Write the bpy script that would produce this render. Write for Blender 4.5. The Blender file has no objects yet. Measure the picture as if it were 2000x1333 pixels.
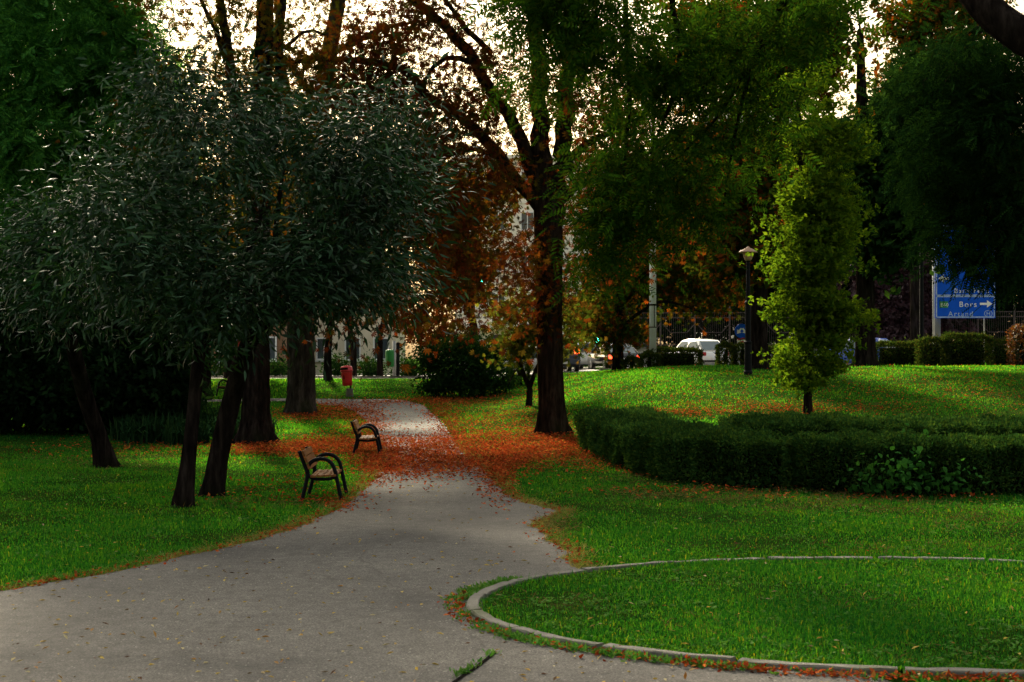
import bpy, bmesh, math, random
import numpy as np
from mathutils import Vector, Matrix

# ---------------------------------------------------------------- camera, sky, sun, exposure
SC = bpy.context.scene
COL = SC.collection
F, PX0, HOR, CH = 2778.0, 1000.0, 700.0, 2.2      # focal length in photo pixels, centre column, horizon row, eye height
R = math.radians
cd = bpy.data.cameras.new("camera")
cam = bpy.data.objects.new("camera", cd)
COL.objects.link(cam)
SC.camera = cam
cam.location = (0, 0, CH)
cam.rotation_euler = (R(90), 0, 0)
cd.sensor_width = 36.0
cd.lens = 36.0 * F / 2000.0
cd.shift_y = (HOR - 666.5) / 2000.0
cd.clip_start, cd.clip_end = 0.1, 3000.0
cd.dof.use_dof = True
cd.dof.focus_distance = 22.0
cd.dof.aperture_fstop = 4.0

SUN_EL, SUN_AZ = 31.0, -14.0                       # degrees; azimuth clockwise from straight ahead (+Y)
w = bpy.data.worlds.new("World")
SC.world = w
w.use_nodes = True
nt = w.node_tree
bg = nt.nodes["Background"]
sky = nt.nodes.new("ShaderNodeTexSky")
sky.sky_type = 'NISHITA'
sky.sun_disc = False
sky.sun_elevation = R(SUN_EL)
sky.sun_rotation = R(SUN_AZ)
sky.air_density = 1.0
sky.dust_density = 5.0
sky.ozone_density = 1.0
hs = nt.nodes.new("ShaderNodeHueSaturation")
hs.inputs["Saturation"].default_value = 0.45
nt.links.new(sky.outputs[0], hs.inputs["Color"])
wb = nt.nodes.new("ShaderNodeMix"); wb.data_type = 'RGBA'; wb.blend_type = 'MULTIPLY'
wb.inputs[0].default_value = 1.0
wb.inputs[7].default_value = (1.05, 1.0, 0.82, 1)
nt.links.new(hs.outputs[0], wb.inputs[6])
tcw = nt.nodes.new("ShaderNodeTexCoord")
sep = nt.nodes.new("ShaderNodeSeparateXYZ"); nt.links.new(tcw.outputs["Generated"], sep.inputs[0])
hz = nt.nodes.new("ShaderNodeValToRGB"); nt.links.new(sep.outputs[2], hz.inputs[0])
hz.color_ramp.elements[0].position = 0.06; hz.color_ramp.elements[0].color = (.46, .36, .24, 1)
hz.color_ramp.elements[1].position = 0.42; hz.color_ramp.elements[1].color = (1, 1, 1, 1)
e_ = hz.color_ramp.elements.new(0.20); e_.color = (.52, .45, .34, 1)
hm = nt.nodes.new("ShaderNodeMix"); hm.data_type = 'RGBA'; hm.blend_type = 'MULTIPLY'; hm.inputs[0].default_value = 1.0
nt.links.new(wb.outputs[2], hm.inputs[6]); nt.links.new(hz.outputs[0], hm.inputs[7])
nt.links.new(hm.outputs[2], bg.inputs[0])
bg.inputs[1].default_value = 0.13
sd = bpy.data.lights.new("sun", 'SUN')
sd.energy = 5.0
sd.angle = R(6.0)
sd.color = (1.0, 0.86, 0.62)
sun = bpy.data.objects.new("sun", sd)
COL.objects.link(sun)
sv = Vector((math.sin(R(SUN_AZ)) * math.cos(R(SUN_EL)), math.cos(R(SUN_AZ)) * math.cos(R(SUN_EL)), math.sin(R(SUN_EL))))
sun.rotation_euler = (-sv).to_track_quat('-Z', 'Y').to_euler()
sun.location = (0, 0, 40)
SC.view_settings.view_transform = 'Standard'
SC.view_settings.look = 'None'
SC.view_settings.gamma = 1.0
SC.view_settings.exposure = 1.65
cy = SC.cycles
cy.max_bounces = 6
cy.diffuse_bounces = 3
cy.glossy_bounces = 2
cy.transmission_bounces = 4
cy.sample_clamp_indirect = 4.0

rng = np.random.default_rng(11)
random.seed(5)

# ---------------------------------------------------------------- geometry helpers
def P(px, py, d):
    return np.array(((px - PX0) / F * d, d, CH - (py - HOR) / F * d))

def sstep(t):
    t = np.clip(t, 0, 1)
    return t * t * (3 - 2 * t)

ZL = ([0, 33, 40, 48, 57, 62.5, 66, 200], [0, 0, .12, .35, .68, 1.36, 1.22, 1.22])
ZR = ([0, 30, 36, 40, 46, 54, 60, 66, 200], [0, 0, .2, .72, 1.6, 1.9, 1.74, 1.68, 1.68])
def ground_z(x, y):
    x = np.asarray(x, float); y = np.asarray(y, float)
    zl = sum(np.interp(y + o, *ZL) for o in (-2.0, -1, 0, 1, 2.0)) / 5
    zr = sum(np.interp(y + o, *ZR) for o in (-1.6, -.8, 0, .8, 1.6)) / 5
    k = sstep((x + 2) / 8)
    z = zl * (1 - k) + zr * k
    bump = .03 * np.sin(x * .9 + 1.3 * np.sin(y * .4)) * np.sin(y * .7 + x * .2)
    return z + bump * sstep((y - 30) / 10) * sstep((62 - y) / 4)

def G(px, py):
    """point where the ray through a photo pixel meets the ground"""
    ys = np.linspace(4, 120, 2400)
    xs = (px - PX0) / F * ys
    diff = (CH - (py - HOR) / F * ys) - ground_z(xs, ys)
    i = np.argmax(diff < 0) if (diff < 0).any() else len(ys) - 1
    return np.array((xs[i], ys[i], float(ground_z(xs[i], ys[i]))))

def np_mesh(name, V, faces, mats, fmat=None, smooth=False):
    """V (n,3); faces: list of int arrays (m,k)"""
    me = bpy.data.meshes.new(name)
    V = np.ascontiguousarray(V, dtype=np.float32)
    me.vertices.add(len(V))
    me.vertices.foreach_set("co", V.ravel())
    faces = [np.asarray(f, np.int32) for f in faces if len(f)]
    tot = np.concatenate([np.full(len(f), f.shape[1], np.int32) for f in faces])
    flat = np.concatenate([f.ravel() for f in faces])
    me.loops.add(len(flat))
    me.loops.foreach_set("vertex_index", flat)
    me.polygons.add(len(tot))
    st = np.concatenate(([0], np.cumsum(tot)[:-1])).astype(np.int32)
    me.polygons.foreach_set("loop_start", st)
    for m in (mats if isinstance(mats, (list, tuple)) else [mats]):
        me.materials.append(m)
    if fmat is not None:
        me.polygons.foreach_set("material_index", np.asarray(fmat, np.int32))
    if smooth:
        me.polygons.foreach_set("use_smooth", np.ones(len(tot), bool))
    me.update(calc_edges=True)
    return me

def link(name, data, parent=None, loc=None):
    o = bpy.data.objects.new(name, data)
    COL.objects.link(o)
    if parent is not None:
        o.parent = parent
    if loc is not None:
        o.location = loc
    return o

def tag(o, label=None, cat=None, group=None, kind=None):
    if label: o["label"] = label
    if cat: o["category"] = cat
    if group: o["group"] = group
    if kind: o["kind"] = kind
    return o

def thing(name, label, cat, loc=(0, 0, 0), rz=0.0, group=None):
    o = bpy.data.objects.new(name, None)
    COL.objects.link(o)
    o.location = loc
    o.rotation_euler = (0, 0, rz)
    return tag(o, label, cat, group)

def copy_tree(o, parent=None):
    c = o.copy(); COL.objects.link(c)
    c.parent = parent
    for ch in list(o.children):
        copy_tree(ch, c)
    return c

class MB:
    """collects simple shapes into one mesh"""
    def __init__(s):
        s.v, s.q, s.t, s.n, s.ng = [], [], [], 0, []
    def add(s, verts, quads=(), tris=(), ngons=()):
        b = s.n
        s.v.extend([tuple(map(float, p)) for p in verts]); s.n += len(verts)
        s.q.extend([tuple(i + b for i in f) for f in quads])
        s.t.extend([tuple(i + b for i in f) for f in tris])
        s.ng.extend([tuple(i + b for i in f) for f in ngons])
        return s
    def box(s, c, size, rot=None):
        hx, hy, hz = [d / 2 for d in size]
        pts = [Vector((sx * hx, sy * hy, sz * hz)) for sz in (-1, 1) for sy in (-1, 1) for sx in (-1, 1)]
        if rot is not None:
            pts = [rot @ p for p in pts]
        pts = [p + Vector(c) for p in pts]
        return s.add(pts, [(0, 2, 3, 1), (4, 5, 7, 6), (0, 1, 5, 4), (2, 6, 7, 3), (0, 4, 6, 2), (1, 3, 7, 5)])
    def tube(s, pts, radii, sides=8, cap=True, jitter=0.0):
        pts = [Vector(p) for p in pts]
        n = len(pts)
        if not hasattr(radii, '__len__'):
            radii = [radii] * n
        V, Q = [], []
        u = None
        for i, p in enumerate(pts):
            t = (pts[min(i + 1, n - 1)] - pts[max(i - 1, 0)])
            t = t.normalized() if t.length > 1e-9 else Vector((0, 0, 1))
            if u is None:
                a = Vector((1, 0, 0)) if abs(t.x) < .9 else Vector((0, 1, 0))
                u = (a - t * a.dot(t)).normalized()
            else:
                u = (u - t * u.dot(t))
                u = u.normalized() if u.length > 1e-6 else t.orthogonal().normalized()
            v = t.cross(u)
            for k in range(sides):
                a = 2 * math.pi * k / sides
                rr = radii[i] * (1 + (random.uniform(-jitter, jitter) if jitter else 0))
                V.append(p + (u * math.cos(a) + v * math.sin(a)) * rr)
        for i in range(n - 1):
            for k in range(sides):
                k2 = (k + 1) % sides
                Q.append((i * sides + k, i * sides + k2, (i + 1) * sides + k2, (i + 1) * sides + k))
        ng = []
        if cap:
            ng = [tuple(reversed(range(sides))), tuple(range((n - 1) * sides, n * sides))]
        return s.add(V, Q, (), ng)
    def lathe(s, prof, c=(0, 0, 0), sides=20, sx=1.0, sy=1.0, close=True):
        V = []
        for (r, z) in prof:
            for k in range(sides):
                a = 2 * math.pi * k / sides
                V.append((c[0] + r * sx * math.cos(a), c[1] + r * sy * math.sin(a), c[2] + z))
        n = len(prof)
        Q = [(i * sides + k, i * sides + (k + 1) % sides, (i + 1) * sides + (k + 1) % sides, (i + 1) * sides + k)
             for i in range(n - 1) for k in range(sides)]
        ng = [tuple(reversed(range(sides))), tuple(range((n - 1) * sides, n * sides))] if close else []
        return s.add(V, Q, (), ng)
    def prism(s, poly, d0, d1, axis='y'):
        """polygon (a,b) extruded; axis y: (x,z) polygon along y; axis z: (x,y) polygon along z; axis x: (y,z) along x"""
        f = {'y': lambda a, b, d: (a, d, b), 'z': lambda a, b, d: (a, b, d), 'x': lambda a, b, d: (d, a, b)}[axis]
        n = len(poly)
        V = [f(a, b, d0) for a, b in poly] + [f(a, b, d1) for a, b in poly]
        Q = [(i, (i + 1) % n, n + (i + 1) % n, n + i) for i in range(n)]
        return s.add(V, Q, (), [tuple(reversed(range(n))), tuple(range(n, 2 * n))])
    def mesh(s, name, mat, smooth=False, bevel=0.0, seg=2, weld=False):
        me = bpy.data.meshes.new(name)
        me.from_pydata(s.v, [], s.q + s.t + s.ng)
        me.materials.append(mat)
        bm = bmesh.new(); bm.from_mesh(me)
        if weld:
            bmesh.ops.remove_doubles(bm, verts=bm.verts, dist=1e-4)
        bmesh.ops.recalc_face_normals(bm, faces=bm.faces)
        if bevel > 0:
            ed = [e for e in bm.edges if len(e.link_faces) == 2 and e.calc_face_angle(0) > .5]
            bmesh.ops.bevel(bm, geom=ed, offset=bevel, segments=seg, affect='EDGES', clamp_overlap=True)
        bm.to_mesh(me); bm.free()
        if smooth:
            me.polygons.foreach_set("use_smooth", np.ones(len(me.polygons), bool))
        me.update()
        return me
    def obj(s, name, mat, parent=None, loc=None, **k):
        return link(name, s.mesh(name, mat, **k), parent, loc)

# ---------------------------------------------------------------- materials
def new_mat(name):
    m = bpy.data.materials.new(name); m.use_nodes = True
    n = m.node_tree
    return m, n, n.nodes["Principled BSDF"], n.nodes["Material Output"]

def nd(n, t, **k):
    x = n.nodes.new(t)
    for a, b in k.items():
        setattr(x, a, b)
    return x

def ramp(n, src, stops, interp='LINEAR'):
    r = nd(n, "ShaderNodeValToRGB")
    r.color_ramp.interpolation = interp
    el = r.color_ramp.elements
    while len(el) > 1:
        el.remove(el[-1])
    el[0].position = stops[0][0]; el[0].color = (*stops[0][1], 1)
    for p, c in stops[1:]:
        e = el.new(p); e.color = (*c, 1)
    n.links.new(src, r.inputs[0])
    return r.outputs[0]

def noise(n, scale, detail=4, rough=.6, stretch=None):
    tc = nd(n, "ShaderNodeTexCoord")
    t = nd(n, "ShaderNodeTexNoise")
    t.inputs["Scale"].default_value = scale
    t.inputs["Detail"].default_value = detail
    t.inputs["Roughness"].default_value = rough
    if stretch:
        mp = nd(n, "ShaderNodeMapping"); mp.inputs["Scale"].default_value = stretch
        n.links.new(tc.outputs["Object"], mp.inputs[0]); n.links.new(mp.outputs[0], t.inputs["Vector"])
    else:
        n.links.new(tc.outputs["Object"], t.inputs["Vector"])
    return t.outputs[0]

def mix(n, fac, a, b, mode='MIX'):
    x = nd(n, "ShaderNodeMix", data_type='RGBA', blend_type=mode)
    for sock, val in ((x.inputs[0], fac), (x.inputs[6], a), (x.inputs[7], b)):
        if hasattr(val, 'is_output'): n.links.new(val, sock)
        elif isinstance(val, (int, float)): sock.default_value = val
        else: sock.default_value = (*val, 1)
    return x.outputs[2]

def bump(n, bsdf, src, strength=.5, dist=.02):
    b = nd(n, "ShaderNodeBump")
    b.inputs["Strength"].default_value = strength
    b.inputs["Distance"].default_value = dist
    n.links.new(src, b.inputs["Height"])
    n.links.new(b.outputs[0], bsdf.inputs["Normal"])

def plain(name, c, rough=.6, metal=0.0, var=.18, scale=6.0, spec=.5, bumpy=0.0, coat=0.0):
    m, n, b, o = new_mat(name)
    f = noise(n, scale, 5)
    lo = tuple(x * (1 - var) for x in c); hi = tuple(min(1, x * (1 + var)) for x in c)
    n.links.new(ramp(n, f, [(.3, lo), (.7, hi)]), b.inputs["Base Color"])
    b.inputs["Roughness"].default_value = rough
    b.inputs["Metallic"].default_value = metal
    b.inputs["Specular IOR Level"].default_value = spec
    if coat: b.inputs["Coat Weight"].default_value = coat
    if bumpy: bump(n, b, f, bumpy, .01)
    return m

def leaf_mat(name, cols, trans=.35, rough=.5, spec=.15, tint=(1.25, 1.2, .6), nscale=.5, nvar=.35):
    m, n, b, o = new_mat(name)
    geo = nd(n, "ShaderNodeNewGeometry")
    k = len(cols)
    c = ramp(n, geo.outputs["Random Per Island"], [((i + .5) / k, cc) for i, cc in enumerate(cols)])
    f = noise(n, nscale, 3)
    v = ramp(n, f, [(.3, (1 - nvar,) * 3), (.7, (1 + nvar,) * 3)])
    c = mix(n, 1.0, c, v, 'MULTIPLY')
    if spec <= .15:
        n.nodes.remove(b)
        b = nd(n, "ShaderNodeBsdfDiffuse")
        n.links.new(c, b.inputs["Color"])
    else:
        n.links.new(c, b.inputs["Base Color"])
        b.inputs["Roughness"].default_value = rough
        b.inputs["Specular IOR Level"].default_value = spec
    tr = nd(n, "ShaderNodeBsdfTranslucent")
    n.links.new(mix(n, 1.0, c, tint, 'MULTIPLY'), tr.inputs["Color"])
    ms = nd(n, "ShaderNodeMixShader")
    ms.inputs[0].default_value = trans
    n.links.new(b.outputs[0], ms.inputs[1]); n.links.new(tr.outputs[0], ms.inputs[2])
    n.links.new(ms.outputs[0], o.inputs["Surface"])
    return m

def bark_mat(name, c, scale=9.0):
    m, n, b, o = new_mat(name)
    f = noise(n, scale, 8, .7, (1, 1, .18))
    g = noise(n, 1.2, 3)
    col = ramp(n, f, [(.36, tuple(x * .25 for x in c)), (.52, c), (.68, tuple(x * 2.6 for x in c))])
    moss = tuple((c[0] * .8, c[1] * 1.25, c[2] * .6))
    col = mix(n, ramp(n, g, [(.5, (0, 0, 0)), (.7, (.6, .6, .6))]), col, moss)
    n.links.new(col, b.inputs["Base Color"])
    b.inputs["Roughness"].default_value = .9
    b.inputs["Specular IOR Level"].default_value = 0
    bump(n, b, f, .9, .04)
    return m

def paint(name, c, rough=.3, coat=.5, metal=0.0):
    return plain(name, c, rough, metal, .05, 3.0, .5, 0, coat)

def emit(name, c, s):
    m, n, b, o = new_mat(name)
    b.inputs["Base Color"].default_value = (*c, 1)
    b.inputs["Emission Color"].default_value = (*c, 1)
    b.inputs["Emission Strength"].default_value = s
    b.inputs["Roughness"].default_value = .3
    return m

M = {}
def asphalt():
    m, n, b, o = new_mat("asphalt")
    big = noise(n, .45, 4)
    mid = noise(n, 6, 5, .7)
    fine = noise(n, 62, 6, .85)
    vor = nd(n, "ShaderNodeTexVoronoi"); vor.inputs["Scale"].default_value = 75
    tc = nd(n, "ShaderNodeTexCoord"); n.links.new(tc.outputs["Object"], vor.inputs["Vector"])
    c = ramp(n, big, [(.34, (.060, .056, .054)), (.46, (.088, .082, .077)), (.58, (.098, .091, .085)), (.70, (.128, .118, .108))])
    c = mix(n, .55, c, ramp(n, mid, [(.3, (.45, .45, .45)), (.7, (1.4, 1.4, 1.4))]), 'MULTIPLY')
    c = mix(n, .9, c, ramp(n, fine, [(.40, (.30, .30, .30)), (.5, (.95, .95, .95)), (.62, (2.1, 2.05, 1.95))]), 'MULTIPLY')
    c = mix(n, ramp(n, vor.outputs["Color"], [(.90, (0, 0, 0)), (.94, (.5, .5, .5))]), c, (.42, .40, .37))
    # old cracks
    v2 = nd(n, "ShaderNodeTexVoronoi", feature='DISTANCE_TO_EDGE'); v2.inputs["Scale"].default_value = .33
    nz = nd(n, "ShaderNodeTexNoise"); nz.inputs["Scale"].default_value = 2.2; nz.inputs["Detail"].default_value = 6
    n.links.new(tc.outputs["Object"], nz.inputs["Vector"])
    n.links.new(mix(n, .28, tc.outputs["Object"], nz.outputs[1]), v2.inputs["Vector"])
    msk = ramp(n, noise(n, .3, 2), [(.38, (0, 0, 0)), (.48, (1, 1, 1))])
    cr = mix(n, 1.0, ramp(n, v2.outputs[0], [(0.0, (.75, .75, .75)), (.004, (0, 0, 0))]), msk, 'MULTIPLY')
    c = mix(n, cr, c, (.05, .045, .04))
    n.links.new(c, b.inputs["Base Color"])
    b.inputs["Roughness"].default_value = .92
    b.inputs["Specular IOR Level"].default_value = .25
    bump(n, b, fine, .55, .008)
    return m

def soil():
    m, n, b, o = new_mat("soil_and_turf")
    f = noise(n, 1.1, 6, .65); g = noise(n, 14, 6, .75)
    c = ramp(n, f, [(.3, (.010, .034, .004)), (.5, (.018, .048, .006)), (.64, (.034, .052, .010)), (.78, (.06, .046, .018))])
    c = mix(n, .7, c, ramp(n, g, [(.3, (.4, .4, .4)), (.7, (1.5, 1.5, 1.5))]), 'MULTIPLY')
    n.links.new(c, b.inputs["Base Color"]); b.inputs["Roughness"].default_value = .95
    b.inputs["Specular IOR Level"].default_value = 0
    bump(n, b, g, .8, .05)
    return m

def wood(name, c):
    m, n, b, o = new_mat(name)
    f = noise(n, 16, 6, .7, (1, .06, 1)); g = noise(n, 3, 3)
    col = ramp(n, f, [(.3, tuple(x * .5 for x in c)), (.55, c), (.75, tuple(x * 1.35 for x in c))])
    col = mix(n, .4, col, ramp(n, g, [(.3, (.6, .6, .6)), (.7, (1.2, 1.2, 1.2))]), 'MULTIPLY')
    n.links.new(col, b.inputs["Base Color"]); b.inputs["Roughness"].default_value = .7; b.inputs["Specular IOR Level"].default_value = .1
    bump(n, b, f, .3, .004)
    return m

def concrete(name, c, mossy=.4):
    m, n, b, o = new_mat(name)
    f = noise(n, 2.5, 6, .7); g = noise(n, 60, 5, .8)
    col = ramp(n, f, [(.3, tuple(x * .55 for x in c)), (.5, c), (.72, tuple(x * 1.3 for x in c))])
    col = mix(n, .7, col, ramp(n, g, [(.3, (.55, .55, .55)), (.7, (1.35, 1.35, 1.35))]), 'MULTIPLY')
    col = mix(n, ramp(n, noise(n, 1.3, 5), [(.52, (0, 0, 0)), (.7, (mossy,) * 3)]), col, (.05, .06, .02))
    n.links.new(col, b.inputs["Base Color"]); b.inputs["Roughness"].default_value = .9
    bump(n, b, g, .6, .008)
    return m

M['asphalt'] = asphalt()
M['soil'] = soil()
M['road'] = plain("road_asphalt", (.16, .15, .145), .9, 0, .25, 3)
M['pave'] = plain("pale_paving", (.17, .16, .13), .9, 0, .25, 4)
M['kerb'] = concrete("kerb_stone", (.125, .116, .098), .85)
M['conc'] = concrete("wall_concrete", (.34, .33, .29), .3)
M['wood'] = wood("bench_wood", (.22, .090, .030))
M['wood_red'] = wood("red_brown_bench_wood", (.17, .05, .03))
M['iron'] = plain("dark_cast_iron", (.004, .005, .007), .6, 0, .3, 30, .1, 0)
M['fence'] = plain("brown_painted_iron", (.05, .035, .03), .6, 0, .3, 8)
M['pole'] = plain("pale_grey_paint", (.72, .76, .78), .5, 0, .12, 2)
M['mast'] = plain('dull_grey_steel', (.12, .14, .16), .7, 0, .2, 2, .2)
M['galv'] = plain("galvanised_steel", (.42, .43, .44), .5, .3, .15, 5)
M['binred'] = plain("red_plastic", (.58, .018, .022), .38, 0, .1, 4)
M['dark'] = plain("dark_opening", (.010, .009, .008), .9, 0, .3, 9, 0)
M['blue'] = plain("blue_sign_sheet", (.006, .085, .60), .7, 0, .12, 1.5, .1)
M['white'] = plain("white_sign_sheet", (.78, .78, .76), .5, 0, .06, 6)
M['faded'] = plain("faded_white_sheet", (.36, .46, .62), .5, 0, .3, 9)
M['gsign'] = plain("green_sign_sheet", (.015, .20, .07), .5)
M['rsign'] = plain("red_sign_sheet", (.55, .03, .03), .5)
M['green_plastic'] = plain("green_plastic", (.02, .26, .05), .5)
M['glass'] = plain("dark_car_glass", (.05, .085, .095), .06, 0, .2, 2, .8)  # base colour lightened blue-grey to stand in for reflected sky
M['wglass'] = plain("window_glass", (.05, .065, .08), .08, 0, .3, .4, .8)
M['tyre'] = plain("black_tyre", (.015, .015, .015), .85)
M['rim'] = plain("alloy_rim", (.45, .45, .46), .35, .8)
M['chrome'] = plain("bright_trim", (.6, .6, .6), .25, .9)
M['tail_on'] = emit("lit_red_lamp", (1, .06, .02), 2.2)
M['tail'] = plain("red_lamp", (.35, .02, .02), .2)
M['amber_on'] = emit("lit_amber_lamp", (1, .10, .02), 2.0)
M['green_on'] = emit("lit_green_lamp", (.05, 1, .55), 6.0)
M['frost'] = plain("frosted_lamp_glass", (.42, .26, .18), .5, 0, .1)
M['cream'] = plain("cream_render", (.66, .60, .48), .9, 0, .10, .7)
M['paleblock'] = plain("pale_render", (.80, .76, .68), .9, 0, .08, .5)
M['brown'] = plain("brown_cladding", (.20, .11, .06), .8, 0, .25, 2)
M['wframe'] = plain("white_window_frame", (.72, .74, .76), .5)
M['roof'] = plain("roof_tile", (.22, .10, .06), .9, 0, .3, 4)

M['bark_dark'] = bark_mat("dark_bark", (.013, .010, .009))
M['bark_grey'] = bark_mat("grey_ridged_bark", (.036, .030, .027), 6)
M['bark_brown'] = bark_mat("brown_bark", (.016, .011, .008))
M['l_narrow'] = leaf_mat("narrow_glossy_leaf", [(0.0048, 0.0228, 0.008), (0.0072, 0.0304, 0.0104), (0.0112, 0.0418, 0.0152), (0.0144, 0.0342, 0.0048), (0.0096, 0.0323, 0.0128), (0.036, 0.08075, 0.044)], .22, .5, .17, nvar=.55, nscale=1.1)  # palest colour paints leaf highlights; noise paints uneven light over the crown
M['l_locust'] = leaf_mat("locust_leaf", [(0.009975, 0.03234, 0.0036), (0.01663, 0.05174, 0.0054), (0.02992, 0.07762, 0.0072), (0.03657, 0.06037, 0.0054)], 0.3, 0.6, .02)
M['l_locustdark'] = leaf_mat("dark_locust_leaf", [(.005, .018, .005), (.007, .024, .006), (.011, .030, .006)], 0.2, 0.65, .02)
M['l_chest'] = leaf_mat("autumn_chestnut_leaf", [(0.05704, 0.0156, 0.005265), (0.07224, 0.02184, 0.006143), (0.09126, 0.0351, 0.006143), (0.04563, 0.0312, 0.006143), (0.02662, 0.03276, 0.006143), (0.07605, 0.01716, 0.006143), (0.03423, 0.039, 0.006143)], 0.35, 0.7, 0.1, (1.5, 1.0, .5))
M['l_ochre'] = leaf_mat("ochre_green_leaf", [(0.0306, 0.0408, 0.00612), (0.0561, 0.03672, 0.00612), (0.0918, 0.03264, 0.00714), (0.0204, 0.0408, 0.00612), (0.0714, 0.0561, 0.00714)], 0.38, 0.7, 0.1, (1.5, 1.15, .5))
M['l_mixed'] = leaf_mat("green_orange_leaf", [(.014, .036, .005), (.018, .044, .006), (.03, .045, .006), (.018, .04, .006), (.12, .032, .006), (.07, .045, .007)], 0.4, 0.7, 0.1, (1.5, 1.1, .5))
M['l_yellow'] = leaf_mat("yellow_green_leaf", [(0.04619, 0.09557, 0.006188), (0.07258, 0.1297, 0.007425), (0.1056, 0.1571, 0.0099), (0.03299, 0.08194, 0.007425)], 0.45, 0.6, 0.12)
M['l_maple'] = leaf_mat("young_yellow_green_leaf", [(0.035, 0.06, 0.009), (0.056, 0.072, 0.009), (0.112, 0.112, 0.0126), (0.021, 0.048, 0.009), (0.084, 0.048, 0.0108)], 0.45, 0.6, 0.12)
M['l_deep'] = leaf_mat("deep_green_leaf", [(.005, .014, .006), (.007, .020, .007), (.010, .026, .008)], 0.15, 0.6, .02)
M['l_bright'] = leaf_mat("bright_feathery_leaf", [(0.03024, 0.1296, 0.02592), (0.05184, 0.1836, 0.03456), (0.09072, 0.2592, 0.03888), (0.03024, 0.108, 0.02592)], 0.35, 0.6, 0.12)
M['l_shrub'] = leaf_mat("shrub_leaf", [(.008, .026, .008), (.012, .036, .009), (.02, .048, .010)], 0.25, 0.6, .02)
M['l_purple'] = leaf_mat("purple_leaf", [(.045, .020, .030), (.06, .028, .036), (.035, .018, .024)], .3, .55, .3, (1.2, .8, .9))
M['l_privet'] = leaf_mat("hedge_leaf", [(0.01414, 0.0431, 0.01193), (0.02122, 0.06298, 0.01459), (0.03536, 0.08619, 0.01856), (0.05304, 0.09282, 0.01591), (0.01768, 0.04972, 0.01326)], 0.2, 0.6, 0.1, nscale=1.5)
M['l_roadhedge'] = leaf_mat("road_hedge_leaf", [(0.016, 0.036, 0.008), (0.024, 0.048, 0.0096), (0.036, 0.06, 0.0112), (0.048, 0.048, 0.012)], 0.3, 0.6, 0.1, nscale=1.5)
M['l_redtip'] = leaf_mat("russet_leaf", [(0.077, 0.022, 0.0066), (0.099, 0.033, 0.00825), (0.033, 0.0275, 0.0066)], .4, .6, .3)
M['l_strap'] = leaf_mat("strap_leaf", [(0.00792, 0.0264, 0.01056), (0.01188, 0.03696, 0.0132), (0.0198, 0.04752, 0.01584)], .1, .7, .05)
M['l_broad'] = leaf_mat("broad_heart_leaf", [(0.0195, 0.078, 0.0156), (0.0286, 0.1105, 0.0195), (0.039, 0.13, 0.0234)], .35, .45, .1)
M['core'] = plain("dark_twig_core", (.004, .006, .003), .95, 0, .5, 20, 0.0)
M['litter'] = leaf_mat("fallen_leaf", [(0.33, 0.135, 0.0315), (0.077, 0.0234, 0.0108), (0.264, 0.036, 0.0108), (0.3432, 0.05184, 0.01296), (0.4488, 0.07776, 0.01728), (0.264, 0.03888, 0.01296), (0.5544, 0.135, 0.03024), (0.1848, 0.03672, 0.01512), (0.4092, 0.06696, 0.01944)], .15, .75, .15, (1, 1, .8), 1.0, .35)
M['litter_y'] = leaf_mat("yellow_fallen_leaf", [(.42, .28, .05), (.50, .38, .10), (.30, .13, .03), (.46, .40, .22), (.10, .05, .03)], .15, .7, .1, (1, 1, .8), 1.0, .15)
M['weed'] = leaf_mat("lawn_weed_leaf", [(0.04375, 0.15, 0.0225), (0.0625, 0.1875, 0.0275), (0.0875, 0.2125, 0.0375), (0.125, 0.225, 0.0625)], .35, .5, .05, nscale=2)
M['thatch'] = leaf_mat('dry_thatch', [(.16, .10, .04), (.11, .075, .03), (.20, .14, .06), (.07, .065, .02)], .2, .8, .05)
M['dryblade'] = leaf_mat("dry_grass_blade", [(.30, .24, .10), (.22, .20, .06), (.16, .17, .04)], .35, .7, .05)

def grass_mat():
    m, n, b, o = new_mat("grass_blade")
    geo = nd(n, "ShaderNodeNewGeometry")
    c = ramp(n, geo.outputs["Random Per Island"], [(.05, (.005, .062, .012)), (.3, (.009, .100, .018)), (.6, (.018, .138, .022)), (.93, (.036, .170, .022)), (1.0, (.10, .155, .03))])
    f = noise(n, .55, 5, .65)
    yel = mix(n, 1.0, c, (2.2, 1.25, .7), 'MULTIPLY')
    c = mix(n, ramp(n, f, [(.5, (0, 0, 0)), (.72, (.6, .6, .6))]), c, yel)
    n.nodes.remove(b)
    b = nd(n, "ShaderNodeBsdfDiffuse")
    n.links.new(c, b.inputs["Color"])
    tr = nd(n, "ShaderNodeBsdfTranslucent")
    n.links.new(mix(n, 1.0, c, (4.0, 2.1, .42), 'MULTIPLY'), tr.inputs["Color"])
    ms = nd(n, "ShaderNodeMixShader"); ms.inputs[0].default_value = .5
    n.links.new(b.outputs[0], ms.inputs[1]); n.links.new(tr.outputs[0], ms.inputs[2])
    n.links.new(ms.outputs[0], o.inputs["Surface"])
    return m
M['grass'] = grass_mat()

# ---------------------------------------------------------------- ground, paths, road
def sheet(name, X, Y, dz, mat):
    gx, gy = np.meshgrid(X, Y)
    V = np.stack([gx, gy, ground_z(gx, gy) + dz], -1).reshape(-1, 3)
    nx, ny = len(X), len(Y)
    i = np.arange((nx - 1) * (ny - 1)); r, c = i // (nx - 1), i % (nx - 1)
    a = r * nx + c
    Q = np.stack([a, a + 1, a + 1 + nx, a + nx], -1)
    return link(name, np_mesh(name, V, [Q], mat, smooth=True))

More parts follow.
